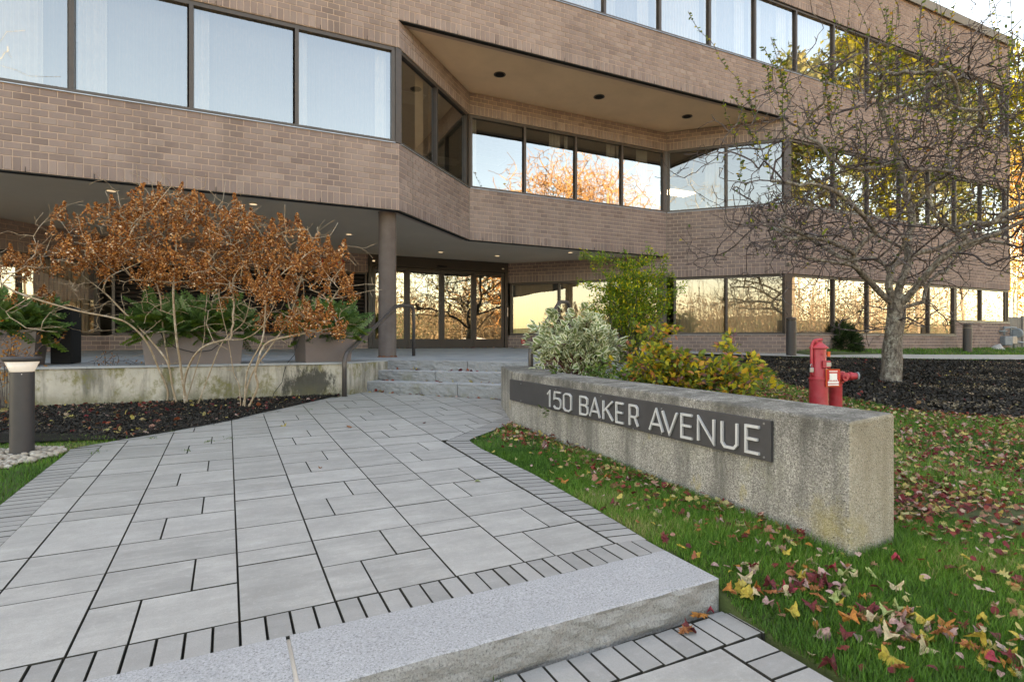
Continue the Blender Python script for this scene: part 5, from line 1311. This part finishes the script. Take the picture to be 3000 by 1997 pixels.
# water sprouts and twigs
def crown_pt():
    while True:
        px, py = r.uniform(2170, 3330), r.uniform(120, 840); d = r.uniform(7.9, 11.2)
        e = ((px-2700)/560)**2+((py-470)/370)**2
        if e > 1: continue
        if px < 2500 and py < 640-1.05*(px-2170)*.55 and r.random() < .75: continue
        if py > 720 and px > 2560 and r.random() < .8: continue
        if py > 760 and 2450 < px: continue
        return np.array(PD(px, py, d))
tips = []
for i in range(900):
    ids_ = S.grow(crown_pt(), r, .16, .2, back=.15)
    if ids_: tips.append(ids_)
for i in range(6200):
    j = int(r.integers(nlimb+20, len(S.p))); p = S.p[j]; v = r.normal(size=3)*np.array([.32, .32, .24])
    if p[2] < .4: v[2] = abs(v[2])*.4
    ids_ = S.grow(p+v, r, .10, .22, minlen=.05)
    if ids_: tips.append(ids_)
for i in range(420):                         # drooping fan of twigs on the left side
    t = PD(r.uniform(2180, 2480), r.uniform(560, 760), r.uniform(7.9, 9)); ids_ = S.grow(np.array(t), r, .12, .3, back=-.3, sag=.06)
    if ids_: tips.append(ids_)
sprout = []
for i in range(105):                          # upright shoots that still hold leaves
    px = r.uniform(2160, 3080); py0 = r.uniform(230, 600); A_ = np.array(S.p)
    base = np.array(PD(px, py0, r.uniform(8.2, 10.5))); j = int(np.argmin(np.linalg.norm(A_-base, axis=1))); b_ = S.p[j]
    L = r.uniform(.5, 1.5)*(1.5 if px > 2450 else .9); lean = r.normal()*.16+(-.25 if px < 2350 else 0)
    pts = [b_+np.array([lean*L*t*CA+r.normal()*.02, -lean*L*t*SA+r.normal()*.03, L*t]) for t in (.25, .5, .75, 1)]
    ids_ = S.path(pts, j, 3); sprout.append(ids_)
S.mesh(('limb', 'twigs'), (M['bark'], M['twig']), tree, .0054, .34, .11, .020, (3, 9))
mb = MB(); pts = [S.p[k] for k in tk]; k = len(pts)
mb.tube([pts[0]-np.array([0, 0, .08])]+pts+[S.p[ids[2][1]]], [.20, .19]+[max(.135, .175-.055*(i/k)**.7) for i in range(1, k)]+[.135, .09], 18, cap=False)
for i, v in enumerate(mb.v):
    v = Vector(v); a = math.sin(v.x*23+v.z*5)*.006+math.sin(v.y*31-v.z*9)*.006; c0 = Vector(pts[0]); mb.v[i] = tuple(v+(v-Vector((c0.x, c0.y, v.z))).normalized()*a)
mb.build('trunk', M['bark'], tree, smooth=True)
P_ = []; D_ = []
for s_ in sprout:
    n = len(s_)
    for a in range(1, n):
        p, q = S.p[s_[a-1]], S.p[s_[a]]
        for k in range(3):
            t = r.random(); P_.append(p+(q-p)*t); d = r.normal(size=3); d[2] = -abs(d[2])*.1+.25; D_.append(d)
for _ in range(800):
    t_ = tips[int(r.integers(len(tips)))]; P_.append(S.p[t_[int(r.integers(len(t_)))]]+r.normal(size=3)*.02); d = r.normal(size=3); d[2] -= .6; D_.append(d)
P_ = np.array(P_); D_ = np.array(D_); n = len(P_); s_ = r.uniform(.04, .078, n)
scatter('leaves', M['crableaf'], OVAL[0], OVAL[1], P_, frames(D_, r.normal(size=(n, 3))+np.array([0, 0, .8]), s_*1.0, s_, s_), r.uniform(0, 1, n), tree)['kind'] = 'stuff'
for ch in tree.children: ch.matrix_parent_inverse = Matrix.Translation(tree.location).inverted()

# ---- trees around the place (right edge, and across the parking lot where the windows mirror them)
def leafy_tree(name, base, h, crown, leafm, barkm, label, seed, n=5000, ls=.3, group=None, trunk=.25, low=.3, dens=1., tv=QUADL, sides=(3, 6), branches=60, rexp=.4):
    r = np.random.default_rng(seed); root = empty(name, base, label, 'tree', group); S = Skel()
    lean = r.normal(size=2)*.04*h; ids = S.path([np.array([0, 0, -.3]), np.array([lean[0]*.3, lean[1]*.3, h*.35]), np.array([lean[0], lean[1], h*.7]), np.array([lean[0]*1.2, lean[1]*1.2, h*.97])], -1, 5)
    for i in range(branches):
        d = rand_dirs(1)[0]; rr = r.uniform(.35, 1)**.6; c = np.array([lean[0], lean[1], h*(low+1)/2]); e = np.array([crown, crown, h*(1-low)/2])
        t = c+d*e*rr; S.grow(t, r, h*.05, .25, back=.9)
    n0 = len(S.p)
    for i in range(int(branches*4*dens)):
        p = S.p[int(r.integers(8, n0))]; v = r.normal(size=3)*crown*.18; v[2] = abs(v[2])*.8
        S.grow(p+v, r, h*.04, .35, back=.5)
    S.mesh(('trunk', 'twigs'), (barkm, barkm), root, trunk*.055, rexp, trunk, trunk*.18, sides)
    if n:
        P_ = np.array(S.p); w = np.clip(P_[:, 2]-h*low*.8, 0, None)+.01; w[:12] = 0; w /= w.sum(); k = r.choice(len(P_), n, p=w)
        pos = P_[k]+r.normal(size=(n, 3))*crown*.07; d = r.normal(size=(n, 3)); s = ls*r.uniform(.5, 1.3, n)
        rn = np.clip(r.normal(size=n)*.22+.5+.25*np.sin(pos[:, 0]*2/crown*3+pos[:, 2]), 0, 1)
        scatter('crown', leafm, tv[0], tv[1], pos, frames(d, r.normal(size=(n, 3)), s, s, s), rn, root)['kind'] = 'stuff'
    return root
leafy_tree('maple_tree', (47, 21.5, -.5), 20, 5.2, M['yellowleaf'], M['bark'], 'tall bright yellow green leaved tree beyond the roof corner at the right edge', 31, n=15000, ls=.42, low=.42, trunk=.3)
leafy_tree('birch_tree', (37, 15.2, -.5), 11, 2.6, M['goldleaf'], M['birch'], 'pale trunked tree with golden leaves, nearest beyond the building corner', 32, n=3800, ls=.16, trunk=.16, group='pale trunked trees beyond the corner', low=.1)
leafy_tree('birch_tree', (44, 18.0, -.5), 12, 3., M['orangeleaf'], M['birch'], 'pale trunked tree with orange leaves above the grey board fence', 33, n=5200, ls=.18, trunk=.2, group='pale trunked trees beyond the corner', low=.05)
leafy_tree('birch_tree', (54, 24, -.5), 16, 4.5, M['goldleaf'], M['birch'], 'farthest pale trunked golden tree at the right edge', 34, n=6000, ls=.26, trunk=.2, group='pale trunked trees beyond the corner', low=.1)
leafy_tree('oak_tree', (62, 22, -.5), 12, 6, M['orangeleaf'], M['bark'], 'broad orange leaved tree closing the view at the right edge', 35, n=7000, ls=.4, low=.05)
# across the lot (seen mirrored in the glass)
leafy_tree('willow_tree', (30, -22, -1.3), 18.2, 8.5, M['goldleaf'], M['orangetwig'], 'large round bare tree with orange twigs mirrored in the recessed windows', 40, n=0, trunk=.4, low=.08, branches=420, dens=8, rexp=.31)
leafy_tree('birch_tree', (-13.0, -9.0, -1.2), 17, 5.2, M['goldleaf'], M['birch'], 'bare white birch mirrored in the far left window', 41, n=0, trunk=.2, low=.3, branches=70, dens=2.5, rexp=.38, group='bare birches across the lot')
leafy_tree('birch_tree', (24.5, -7.5, -1.2), 12, 1.7, M['goldleaf'], M['birch'], 'slim birch mirrored in the right ground floor windows', 42, n=0, trunk=.14, low=.45, branches=30, dens=1.5, group='bare birches across the lot')
leafy_tree('oak_tree', (8.5, -10, -1.2), 10, 4.2, M['crableaf'], M['bark'], 'dark trunked tree with thin yellow leaves mirrored in the entrance doors', 43, n=2600, ls=.16, trunk=.2, low=.25, branches=90, dens=2)
leafy_tree('oak_tree', (16.5, -13, -1.2), 12, 4.0, M['yellowleaf'], M['bark'], 'yellow leaved tree mirrored in the right hand entrance door', 44, n=2400, ls=.18, trunk=.2, low=.2, branches=90, dens=2)
for i, (x, y, h, w) in enumerate(((37, -8, 24, 3.4), (43, -6, 28, 4.2), (51, -7, 31, 4.6), (60, -8, 32, 5.), (70, -6, 34, 5.4))):
    leafy_tree('pine_tree', (x, y, -1.2), h, w, M['yellowleaf'] if i % 2 else M['pine'], M['bark'], ('olive green pine mirrored in the upper right windows, %s' % ('nearest of the row', 'second in the row', 'middle of the row', 'fourth in the row', 'farthest of the row')[i]), 50+i, n=9000, ls=.5, low=.2, trunk=.3, group='tall trees mirrored on the right')
# brown wood across the road: one mass
r = np.random.default_rng(77); S = []; mb = MB(); n = 420
for i in range(n):
    x = r.uniform(-60, 130); y = r.uniform(-46, -34)-abs(r.normal())*5; h = r.uniform(4.5, 8.5)*(1+.4*math.sin(x*.11))*(1+1.3*min(1, max(0, (x-30)/25))); base = np.array([x, y, -1.0]); top = base+np.array([r.normal()*.6, r.normal()*.6, h])
    mb.tube([base, base*.5+top*.5+r.normal(size=3)*.2, top], [.06, .035, .01], 3, cap=False, val=r.random())
    for k in range(11):
        t = r.uniform(.25, .95); a = base*(1-t)+top*t; d = np.array([r.normal(), r.normal(), abs(r.normal())+.8]); d = d/np.linalg.norm(d)*r.uniform(.8, 2.2)*(1.2-t*.6); b = a+d
        mb.tube([a, a*.4+b*.6+r.normal(size=3)*.1, b], [.03, .02, .01], 3, cap=False)
o = mb.build('far_wood', M['browntwig']); tag(o, 'mass of brown leafless woods across the road', 'wood', kind='stuff')
n = 120000; pos = np.stack([np.where(r.random(n) < .6, r.uniform(25, 135, n), r.uniform(-60, 40, n)), r.uniform(-58, -34, n), r.uniform(-1, 1, n)], 1); hh = 5.2*(1+.4*np.sin(pos[:, 0]*.11))*(1+1.3*np.clip((pos[:, 0]-30)/25, 0, 1)); pos[:, 2] = -1+hh*r.random(n)**1.1*1.1
M['brownleaf'] = leafmat('brown_brush', [(0, (.12, .09, .06)), (.5, (.25, .195, .14)), (.9, (.34, .28, .21)), (1, (.42, .36, .28))], .4)
s = r.uniform(.18, .5, n); o = scatter('far_brush', M['brownleaf'], QUADL[0], QUADL[1], pos, frames(r.normal(size=(n, 3)), r.normal(size=(n, 3)), s, s, s), r.random(n)); tag(o, 'tangled tan brush under the far brown woods', 'brush', kind='stuff')
# parked cars across the lot
def car(x, y, rz, paint, label, van=False):
    root = empty('parked_car', (x, y, -1.26), label, 'car', 'cars parked across the lot', rz=rz)
    L, W, H = 4.5, 1.8, (1.95 if van else 1.45); P_ = [(-L/2, .35), (-L/2, .85), (-L*.38, .92 if not van else 1.1), (-L*.28, H-.12), (-L*.15, H), (L*.22, H), (L*.34, H-.1), (L*.42, .98), (L/2, .9), (L/2, .35)]
    mb = MB(); nn = len(P_); vs = []
    for yy, kx in ((-W/2, 1), (W/2, 1)):
        for px, pz in P_: vs.append((px, yy*(1 if pz < 1 else .84), pz))
    mb.add(vs, [tuple(range(nn))[::-1], tuple(range(nn, 2*nn))]+[(i, (i+1) % nn, nn+(i+1) % nn, nn+i) for i in range(nn)])
    pm = simple('car_paint', paint, tuple(c*.9 for c in paint), 3, .25, spec=.7); mb.build('body', pm, root, bevel=.06)
    mb = MB()
    for sy in (-1, 1):
        mb.add([(-L*.30, sy*W*.455, .98), (L*.36, sy*W*.455, .98), (L*.28, sy*W*.425, H-.15), (-L*.22, sy*W*.425, H-.15)], [(0, 1, 2, 3)])
    mb.build('window', M['black'], root)
    mb = MB(); mb.add([(-L*.385-.01, -W*.38, .98), (-L*.385-.01, W*.38, .98), (-L*.29-.015, W*.34, H-.16), (-L*.29-.015, -W*.34, H-.16)], [(0, 1, 2, 3)]); mb.build('windscreen', M['black'], root)
    for wx in (-L*.31, L*.31):
        for sy in (-1, 1):
            mb = MB(); mb.lathe((wx, sy*W*.46, .32), [(.32, -.1), (.32, .1)], 18, axis='y'); w_ = mb.build('wheel', M['black'], root); mb = MB(); mb.lathe((wx, sy*W*.46, .32), [(.18, -.105), (.18, .105)], 12, axis='y'); mb.build('rim', M['steel'], w_)
    for sy in (-1, 1):
        mb = MB(); mb.box((-L/2-.01, sy*W*.36, .72), (.04, .34, .14)); mb.build('headlight', M['white'], root); mb = MB(); mb.box((L/2+.01, sy*W*.38, .78), (.04, .26, .14)); mb.build('tail_light', M['redplain'], root)
car(10.5, -17.5, R(95), (.45, .47, .5), 'silver car parked across the lot, mirrored in the middle door'); car(14.6, -17.2, R(88), (.35, .03, .04), 'red car parked across the lot, mirrored in the right door')
car(6.2, -16.8, R(92), (.02, .025, .035), 'dark blue van parked nearest the road, mirrored in the left door', True); car(19.5, -17.6, R(90), (.5, .5, .5), 'white car parked across the lot beyond the red one')

# ================================================================ GRASS, LEAVES, MULCH, STONES
def samp(n, x0, x1, y0, y1, rg): return rg.uniform(x0, x1, n), rg.uniform(y0, y1, n)
WALL_FOOT = [(2.49, 1.62), (2.87, 1.62), (2.87, 4.9), (3.3, 6.4), (2.9, 6.55), (2.49, 5.27)]
KERBP = [(-6, 1.4), (1.77, 1.63), (1.77, 2.0), (-6, 2.0)]
def is_grass(x, y):
    g_ = ~pip(x, y, WALK) & ~pip(x, y, WALL_FOOT) & ~pip(x, y, KERBP) & ~pip(x, y, MULCH_R) & ~pip(x, y, MULCH_L) & ~pip(x, y, STONES) & ~pip(x, y, path_poly)
    g_ &= ~((x < 1.72) & (y < 1.8)) & ~((y < 1.55) & (x < 1.705))
    g_ &= ~((y > 8.1) & (x < 12)) & ~((x > 3) & (y > 6.2+.0*x) & (x < 9.3) & pip(x, y, [(3, 6.2), (9.3, 9.9), (3, 9.9)]))
    return g_
def in_view(x, y, m=1.04):
    rr_ = CA*x-SA*y; d = SA*x+CA*y; return (d > .9) & (np.abs(rr_/np.maximum(d, .1)) < .923*m), d
r = np.random.default_rng(99)
BL = ([(-.5, 0, 0), (.5, 0, 0), (.38, .45, .08), (-.38, .45, .08), (.0, 1, .32)], [(0, 1, 2), (0, 2, 3), (3, 2, 4)])
def grass(name, n, x0, x1, y0, y1, h, w, label, lim=None, mat=None):
    x, y = samp(n, x0, x1, y0, y1, r); m = is_grass(x, y); v, d = in_view(x, y); m &= v
    if lim: m &= lim(x, y, d)
    x, y, d = x[m], y[m], d[m]; k = len(x); z = ground(x, y)-.018+np.exp(-((y-10.0)**2)/.35)*np.where(x > 13, .10, 0)
    pos = np.stack([x, y, z], 1); ph = r.uniform(0, 6.28, k); tilt = np.abs(r.normal(size=k))*.45
    dd = np.stack([np.cos(ph)*tilt, np.sin(ph)*tilt, np.ones(k)], 1); nn = np.stack([np.cos(ph), np.sin(ph), r.normal(size=k)*.2], 1)
    hh = h*r.uniform(.55, 1.25, k)*(1+.35*np.sin(x*3.1+y*1.7)*np.sin(y*2.3)); ww = w*r.uniform(.7, 1.3, k)
    cl = .5+.30*np.sin(x*2.2+1)*np.sin(y*1.9)+.18*np.sin(x*6.3+y*4.1)*np.sin(y*7.7-x*2)+r.normal(size=k)*.2
    return scatter(name, mat or M['grass'], BL[0], BL[1], pos, frames(dd, nn, ww, hh, hh), np.clip(cl, 0, 1))
gr1 = grass('lawn_grass', 300000, 1.7, 3.6, .5, 5.4, .046, .0032, '', lambda x, y, d: d < 4.6)
tag(gr1, 'short green lawn grass around the sign wall', 'grass', kind='stuff')
gr2 = grass('lawn_grass', 330000, 1.75, 10, .3, 8.5, .048, .006, '', lambda x, y, d: d >= 3.4)
tag(gr2, 'green lawn grass spreading right and behind the sign wall', 'grass', kind='stuff')
gr3 = grass('verge_grass', 120000, 11, 40, 2, 10.1, .08, .012, ''); tag(gr3, 'strip of bright green grass along the foot of the brick wall', 'grass', kind='stuff')
gr4 = grass('verge_grass', 60000, -4.2, -.9, 3.3, 6.6, .04, .0045, ''); tag(gr4, 'small patches of green grass around the bollard light', 'grass', kind='stuff')

MAPLE2D = [(0, -.12), (.03, .1), (.26, .0), (.40, .06), (.38, .22), (.56, .36), (.58, .48), (.44, .52), (.44, .72), (.27, .70), (.12, .86), (0, 1.0), (-.12, .86), (-.27, .70), (-.44, .72), (-.44, .52), (-.58, .48), (-.56, .36), (-.38, .22), (-.40, .06), (-.26, .0), (-.03, .1)]
OAK2D = [(0, -.1), (.04, .12), (.20, .10), (.10, .24), (.34, .30), (.14, .42), (.36, .56), (.12, .60), (.26, .80), (.08, .78), (0, 1.0), (-.08, .78), (-.26, .80), (-.12, .60), (-.36, .56), (-.14, .42), (-.34, .30), (-.10, .24), (-.20, .10), (-.04, .12)]
OVAL2D = [(0, 0), (.2, .15), (.3, .42), (.22, .75), (0, 1), (-.22, .75), (-.3, .42), (-.2, .15)]
def leaf_tpl(poly, curl=.25, seed=0):
    rg = np.random.default_rng(seed); a, b = rg.normal(size=2)*curl; c = (0, .42, .0)
    def z(x, y): return a*x*x+b*1.4*(y-.45)**2+curl*.25*abs(x)+rg.normal()*.05
    v = [(0, .42, z(0, .42))]+[(x, y, z(x, y)) for x, y in poly]; n = len(poly)
    return v, [(0, 1+i, 1+(i+1) % n) for i in range(n)]
x = np.concatenate([r.uniform(1.75, 12, 36000), r.uniform(1.75, 4.2, 8000)]); y = np.concatenate([r.uniform(.3, 8.5, 36000), r.uniform(.8, 5.4, 8000)])
m = is_grass(x, y); v, d = in_view(x, y); m &= v & (d < 12)
left_strip = (x < 2.5)
dens = np.where(left_strip, .62*(1-np.clip((2.5-x)/.62, 0, 1))+.05, .95)*np.where((x > 1.9) & (y < 1.75), .45, 1)*np.where((x > 2.2) & (x < 3.0) & (y < 1.75) & (y > 1.2), .25, 1)*(.45+.55*(np.sin(x*2.3+.5)*np.sin(y*3.1+x)+.4 > 0))
m &= (r.random(len(x)) < dens*np.clip(d/3.2, .35, 1)); x, y, d = x[m], y[m], d[m]
for ti, (poly, sz) in enumerate(((MAPLE2D, .040), (OVAL2D, .040), (MAPLE2D, .031), (OAK2D, .05))):
    k = (np.arange(len(x)) % 9); sel = {0: (k < 3), 1: (k >= 3) & (k < 5), 2: (k >= 5) & (k < 8), 3: k == 8}[ti]
    xs_, ys_ = x[sel], y[sel]; nn_ = len(xs_); pos = np.stack([xs_, ys_, ground(xs_, ys_)+.004+.028*r.random(nn_)], 1)
    dd = np.stack([r.normal(size=nn_), r.normal(size=nn_), r.normal(size=nn_)*.28], 1); up = r.normal(size=(nn_, 3))*.6+np.array([0, 0, 1.]); s = sz*r.uniform(.6, 1.2, nn_)
    tv, tf = leaf_tpl(poly, .5, ti); rn = r.random(nn_)
    o = scatter('leaf_litter', M['litter'], tv, tf, pos, frames(dd, up, s, s, s), rn); tag(o, ('scatter of small maple leaves over the lawn', 'scatter of oval leaves over the lawn', 'scatter of tiny faded maple leaves over the lawn', 'scatter of brown lobed oak leaves over the lawn')[ti], 'fallen leaves', kind='stuff')
# leaves lying one by one in the foreground
KIND = {'maple': leaf_tpl(MAPLE2D, .45, 3), 'oak': leaf_tpl(OAK2D, .35, 4), 'oval': leaf_tpl(OVAL2D, .5, 5)}
LCOL = {'pale pink': (.42, .27, .25), 'dark red': (.15, .02, .025), 'yellow': (.46, .36, .06), 'rust brown': (.36, .13, .045), 'cream': (.52, .44, .27), 'orange': (.48, .19, .04), 'pale green': (.30, .38, .14), 'crimson': (.40, .03, .06)}
LM = {k: simple('leaf_'+k.replace(' ', '_'), tuple(a*.95 for a in c), (c[0]*.42, c[1]*.36, c[2]*.36), 55, .75, .6, 90) for k, c in LCOL.items()}
LME = {}
def leaf(x, y, z, kind, colr, s, label, group=None, tilt=.25, yaw=None):
    key = (kind, colr)
    if key not in LME:
        me = bpy.data.meshes.new('fallen_leaf'); me.from_pydata(KIND[kind][0], [], KIND[kind][1]); me.materials.append(LM[colr]); LME[key] = me
    o = bpy.data.objects.new('fallen_leaf', LME[key]); C.objects.link(o); o.location = (x, y, z); o.scale = (s*random.uniform(.85, 1.1), s, s)
    o.rotation_euler = (random.gauss(0, tilt), random.gauss(0, tilt), random.uniform(0, 6.28) if yaw is None else yaw); tag(o, label, 'leaf', group)
def pz(px, py, z):
    d = z*1625/(998.5-py); return PD(px, py, d)
for px, py, kind, colr, s, lab in ((1990, 1857, 'oak', 'rust brown', .085, 'brown oak leaf lying flat on the lower border pavers, front left one of three'), (2075, 1805, 'oak', 'orange', .08, 'orange brown oak leaf beside the corner of the granite kerb'), (2035, 1845, 'maple', 'dark red', .055, 'dark red curled maple leaf between the two brown oak leaves on the pavers'), (2092, 1792, 'maple', 'crimson', .03, 'tiny crimson leaf scrap tucked against the kerb corner')):
    p = pz(px, py, -1.085); leaf(p.x, p.y, -1.078, kind, colr, s, lab, None, .12)
for px, py, kind, colr, s, lab in ((1390, 1410, 'oval', 'pale green', .055, 'yellow green oval leaf alone on a pale slab in the middle of the walkway'), (1028, 1254, 'oak', 'rust brown', .07, 'small brown leaf alone on the upper walkway left of centre'), (830, 1248, 'maple', 'yellow', .05, 'yellow leaf on the walkway slabs below the mulch bed tip'), (1484, 1213, 'maple', 'yellow', .07, 'yellow leaf on the walkway at the left foot of the sign wall'), (1275, 1155, 'oval', 'rust brown', .06, 'dark leaf at the foot of the bottom step'), (940, 1370, 'maple', 'rust brown', .025, 'tiny brown leaf fragment on the middle slabs'), (1240, 1240, 'maple', 'dark red', .03, 'small dark leaf scrap near the diagonal paver joint')):
    z = -.9
    for _ in range(30): p = pz(px, py, z); z = gl(p.y)
    leaf(p.x, p.y, z+.007, kind, colr, s, lab, None, .12)
groups = {}
for i in range(270):
    zone = 0 if i < 105 else 1
    for _ in range(200):
        if zone == 0: px, py = r.uniform(1500, 2520), r.uniform(1240, 1760)
        elif r.random() < .3: px, py = r.uniform(2120, 2990), r.uniform(1640, 1985)
        else:
            DR = [(2170, 1745), (2350, 1700), (2500, 1760), (2620, 1860), (2800, 1880), (2980, 1970)]; q = r.uniform(0, 4.999); k_ = int(q); t_ = q-k_
            px = DR[k_][0]*(1-t_)+DR[k_+1][0]*t_+r.normal()*45; py = DR[k_][1]*(1-t_)+DR[k_+1][1]*t_+r.normal()*26
        z = -1.
        for _ in range(12): p = pz(px, py, z); z = .5*z+.5*G(p.x, p.y)
        if is_grass(np.array([p.x]), np.array([p.y]))[0] and (zone == 1 or (p.x < 2.46 and p.y > 1.5 and r.random() < .15+1.1*max(0, (p.x-1.85)/.6))): break
    colr = list(LCOL)[int(r.choice(8, p=[.17, .16, .15, .20, .12, .10, .05, .05]))]; kind = ('maple', 'maple', 'oval', 'oak')[int(r.integers(4))]
    if colr == 'rust brown': kind = 'oak'
    zn = ('on the grass strip between the sign wall and the walkway', 'on the lawn in front of the near end of the sign wall')[zone]
    zn = (('on grass by the far end of the sign wall', 'on grass halfway along the sign wall', 'on grass near the granite kerb')[0 if px < 1850 else 1 if px < 2150 else 2] if zone == 0
        else ('on grass right beside the lower pavers', 'on grass below the end of the sign wall', 'on grass near the bottom right corner')[0 if px < 2400 else 1 if py < 1820 else 2])
    lsz = (r.uniform(.026, .048) if zone == 0 else r.uniform(.028, .062))
    lab = '%s%s %s leaf %s' % ('small ' if lsz < .035 else 'large ' if lsz > .05 else '', colr, 'oak' if kind == 'oak' else 'maple' if kind == 'maple' else 'oval', zn)
    leaf(p.x, p.y, G(p.x, p.y)+.010+.018*r.random(), kind, colr, lsz, lab, lab.replace(' leaf ', ' leaves '), .35)
# leaves caught on the steps, terrace and mulch
n = 260; pts = []
for i in range(n):
    k = r.integers(4)
    if k == 0: s_ = r.uniform(0, 2.2); t = (.343, .56, .75)[int(r.integers(3))]; p = Vector((1.28+t, 8.18+t))+su*s_-Vector((.7071, .7071))*abs(r.normal())*.06+Vector((.7071, .7071))*0; zz_ = {.343: gl(p.y)+.01, .56: -.60, .75: -.447}[t]; pts.append((p.x, p.y, zz_))
    elif k == 1: xx = r.uniform(1.5, 9); yy = 15.65-abs(r.normal())*.15 if xx < 7.2 else 15.6-(xx-7.2)*1.0-.1; pts.append((xx, yy, TZ(yy)+.01))
    else: xx = r.uniform(-3.4, -.6); yy = 8.1-abs(r.normal())*.45; pts.append((xx, yy, G(xx, yy)+.02))
P_ = np.array(pts); nn_ = len(P_); s = r.uniform(.03, .07, nn_); tv, tf = leaf_tpl(MAPLE2D, .5, 8)
o = scatter('leaf_litter', M['litter'], tv, tf, P_, frames(r.normal(size=(nn_, 3))*np.array([1, 1, .3]), r.normal(size=(nn_, 3))*.5+np.array([0, 0, 1]), s, s, s), r.random(nn_)); tag(o, 'dry leaves blown against the steps, doors and retaining wall', 'fallen leaves', kind='stuff')
# mulch chips
CH = ([(-.5, -.2, 0), (.5, -.15, .06), (.45, .2, 0), (-.4, .18, .1)], [(0, 1, 2, 3)])
for poly, (x0, x1, y0, y1), n, sz, par, lf in ((MULCH_L, (-4.5, 1.3, 5.6, 8.2), 70000, (.012, .045), mulL, 500), (MULCH_R, (7, 24, 2.3, 9.5), 120000, (.03, .09), mulR, 700)):
    x, y = samp(n, x0, x1, y0, y1, r); m = pip(x, y, poly); v, d = in_view(x, y); m &= v; x, y = x[m], y[m]; k = len(x); s = r.uniform(*sz, k)
    pos = np.stack([x, y, ground(x, y)+.005+r.random(k)*.02], 1); rn = r.random(k)**1.6
    if lf == 700: pale = (np.sin(x*1.7+y*3.2)+np.sin(y*2.1-x*.8)*.8+r.normal(size=k)*.6) > 1.35; rn = np.where(pale & (r.random(k) < .5), .97, rn*.93)
    o = scatter('mulch_chips', M['chips'], CH[0], CH[1], pos, frames(r.normal(size=(k, 3))*np.array([1, 1, .35]), r.normal(size=(k, 3))*.5+np.array([0, 0, 1]), s, s*.7, s), rn, par); o['kind'] = 'stuff'
    x, y = samp(lf*4, x0, x1, y0, y1, r); m = pip(x, y, poly); x, y = x[m][:lf], y[m][:lf]; k = len(x); s = r.uniform(.03, .06, k)
    o = scatter('leaf_litter', M['litter'], tv, tf, np.stack([x, y, ground(x, y)+.025], 1), frames(r.normal(size=(k, 3))*np.array([1, 1, .3]), r.normal(size=(k, 3))*.4+np.array([0, 0, 1]), s, s, s), r.random(k), par); o['kind'] = 'stuff'
# river stones round the bollard light
import bmesh
bm = bmesh.new(); bmesh.ops.create_icosphere(bm, subdivisions=1, radius=.5); tv = [tuple(v.co) for v in bm.verts]; tf = [tuple(v.index for v in f.verts) for f in bm.faces]; bm.free()
tf4 = tf
x, y = samp(2600, -3, -1.2, 4.8, 5.8, r); m = pip(x, y, STONES) & (np.hypot(x-bx, y-by) > .09); x, y = x[m], y[m]; k = len(x); s = r.uniform(.03, .075, k)
M['pebble'] = simple('river_stone_plain', (.40, .355, .30), (.26, .22, .18), 20, .8)
for i in range(0, 150):
    me = bpy.data.meshes.get('river_stone_%d' % (i % 4))
    if me is None:
        me = bpy.data.meshes.new('river_stone_%d' % (i % 4)); me.from_pydata([(a*1.2+random.uniform(-.08, .08), b+random.uniform(-.08, .08), c*.6) for a, b, c in tv], [], tf); me.polygons.foreach_set('use_smooth', [True]*len(tf)); me.materials.append(M['pebble'])
stones = empty('river_stones', (-1.5, 5.2, gl(5.2)), 'pale river stones spread around the foot of the bollard light', 'stones')
for i in range(k):
    if i < 220:
        o = bpy.data.objects.new('stone', bpy.data.meshes['river_stone_%d' % (i % 4)]); C.objects.link(o); o.parent = stones; o.matrix_parent_inverse = Matrix.Translation(stones.location).inverted()
        o.location = (x[i], y[i], gl(y[i])+.01); o.scale = (s[i],)*3; o.rotation_euler = (random.uniform(-.4, .4), random.uniform(-.4, .4), random.uniform(0, 6))
sel = slice(220, k)
if k > 221:
    kk = k-220; o = scatter('small_stones', M['stone'], np.array(tv)*np.array([1.1, 1, .6]), tf, np.stack([x[sel], y[sel], gl(y[sel])+.003], 1), frames(r.normal(size=(kk, 3))*np.array([1, 1, .2]), r.normal(size=(kk, 3))*.3+np.array([0, 0, 1]), s[sel]*.8, s[sel]*.8, s[sel]*.8), r.random(kk), stones, smooth=True)
    o.matrix_parent_inverse = Matrix.Translation(stones.location).inverted(); o['kind'] = 'stuff'
# weeds in the joints
n = 700; P_ = []
for (px, py, sp_) in ((285, 1322, .05), (445, 1283, .04), (675, 1283, .05), (615, 1292, .03), (905, 1200, .06), (1440, 1992, .05), (505, 1262, .04), (548, 1320, .03)):
    z = -.9
    for _ in range(20): p = pz(px, py, z); z = gl(p.y) if py < 1900 else -1.09
    P_ += [(p.x+r.normal()*sp_*.5, p.y+r.normal()*sp_, z) for _ in range(26)]
P_ = np.array(P_); k = len(P_); s = r.uniform(.006, .02, k)
o = scatter('joint_weeds', M['lowgreen'], BL[0], BL[1], P_, frames(r.normal(size=(k, 3))*.5+np.array([0, 0, 1]), r.normal(size=(k, 3)), s*.3, s, s), r.random(k)); tag(o, 'tiny green weeds growing in the paving joints', 'weeds', kind='stuff')
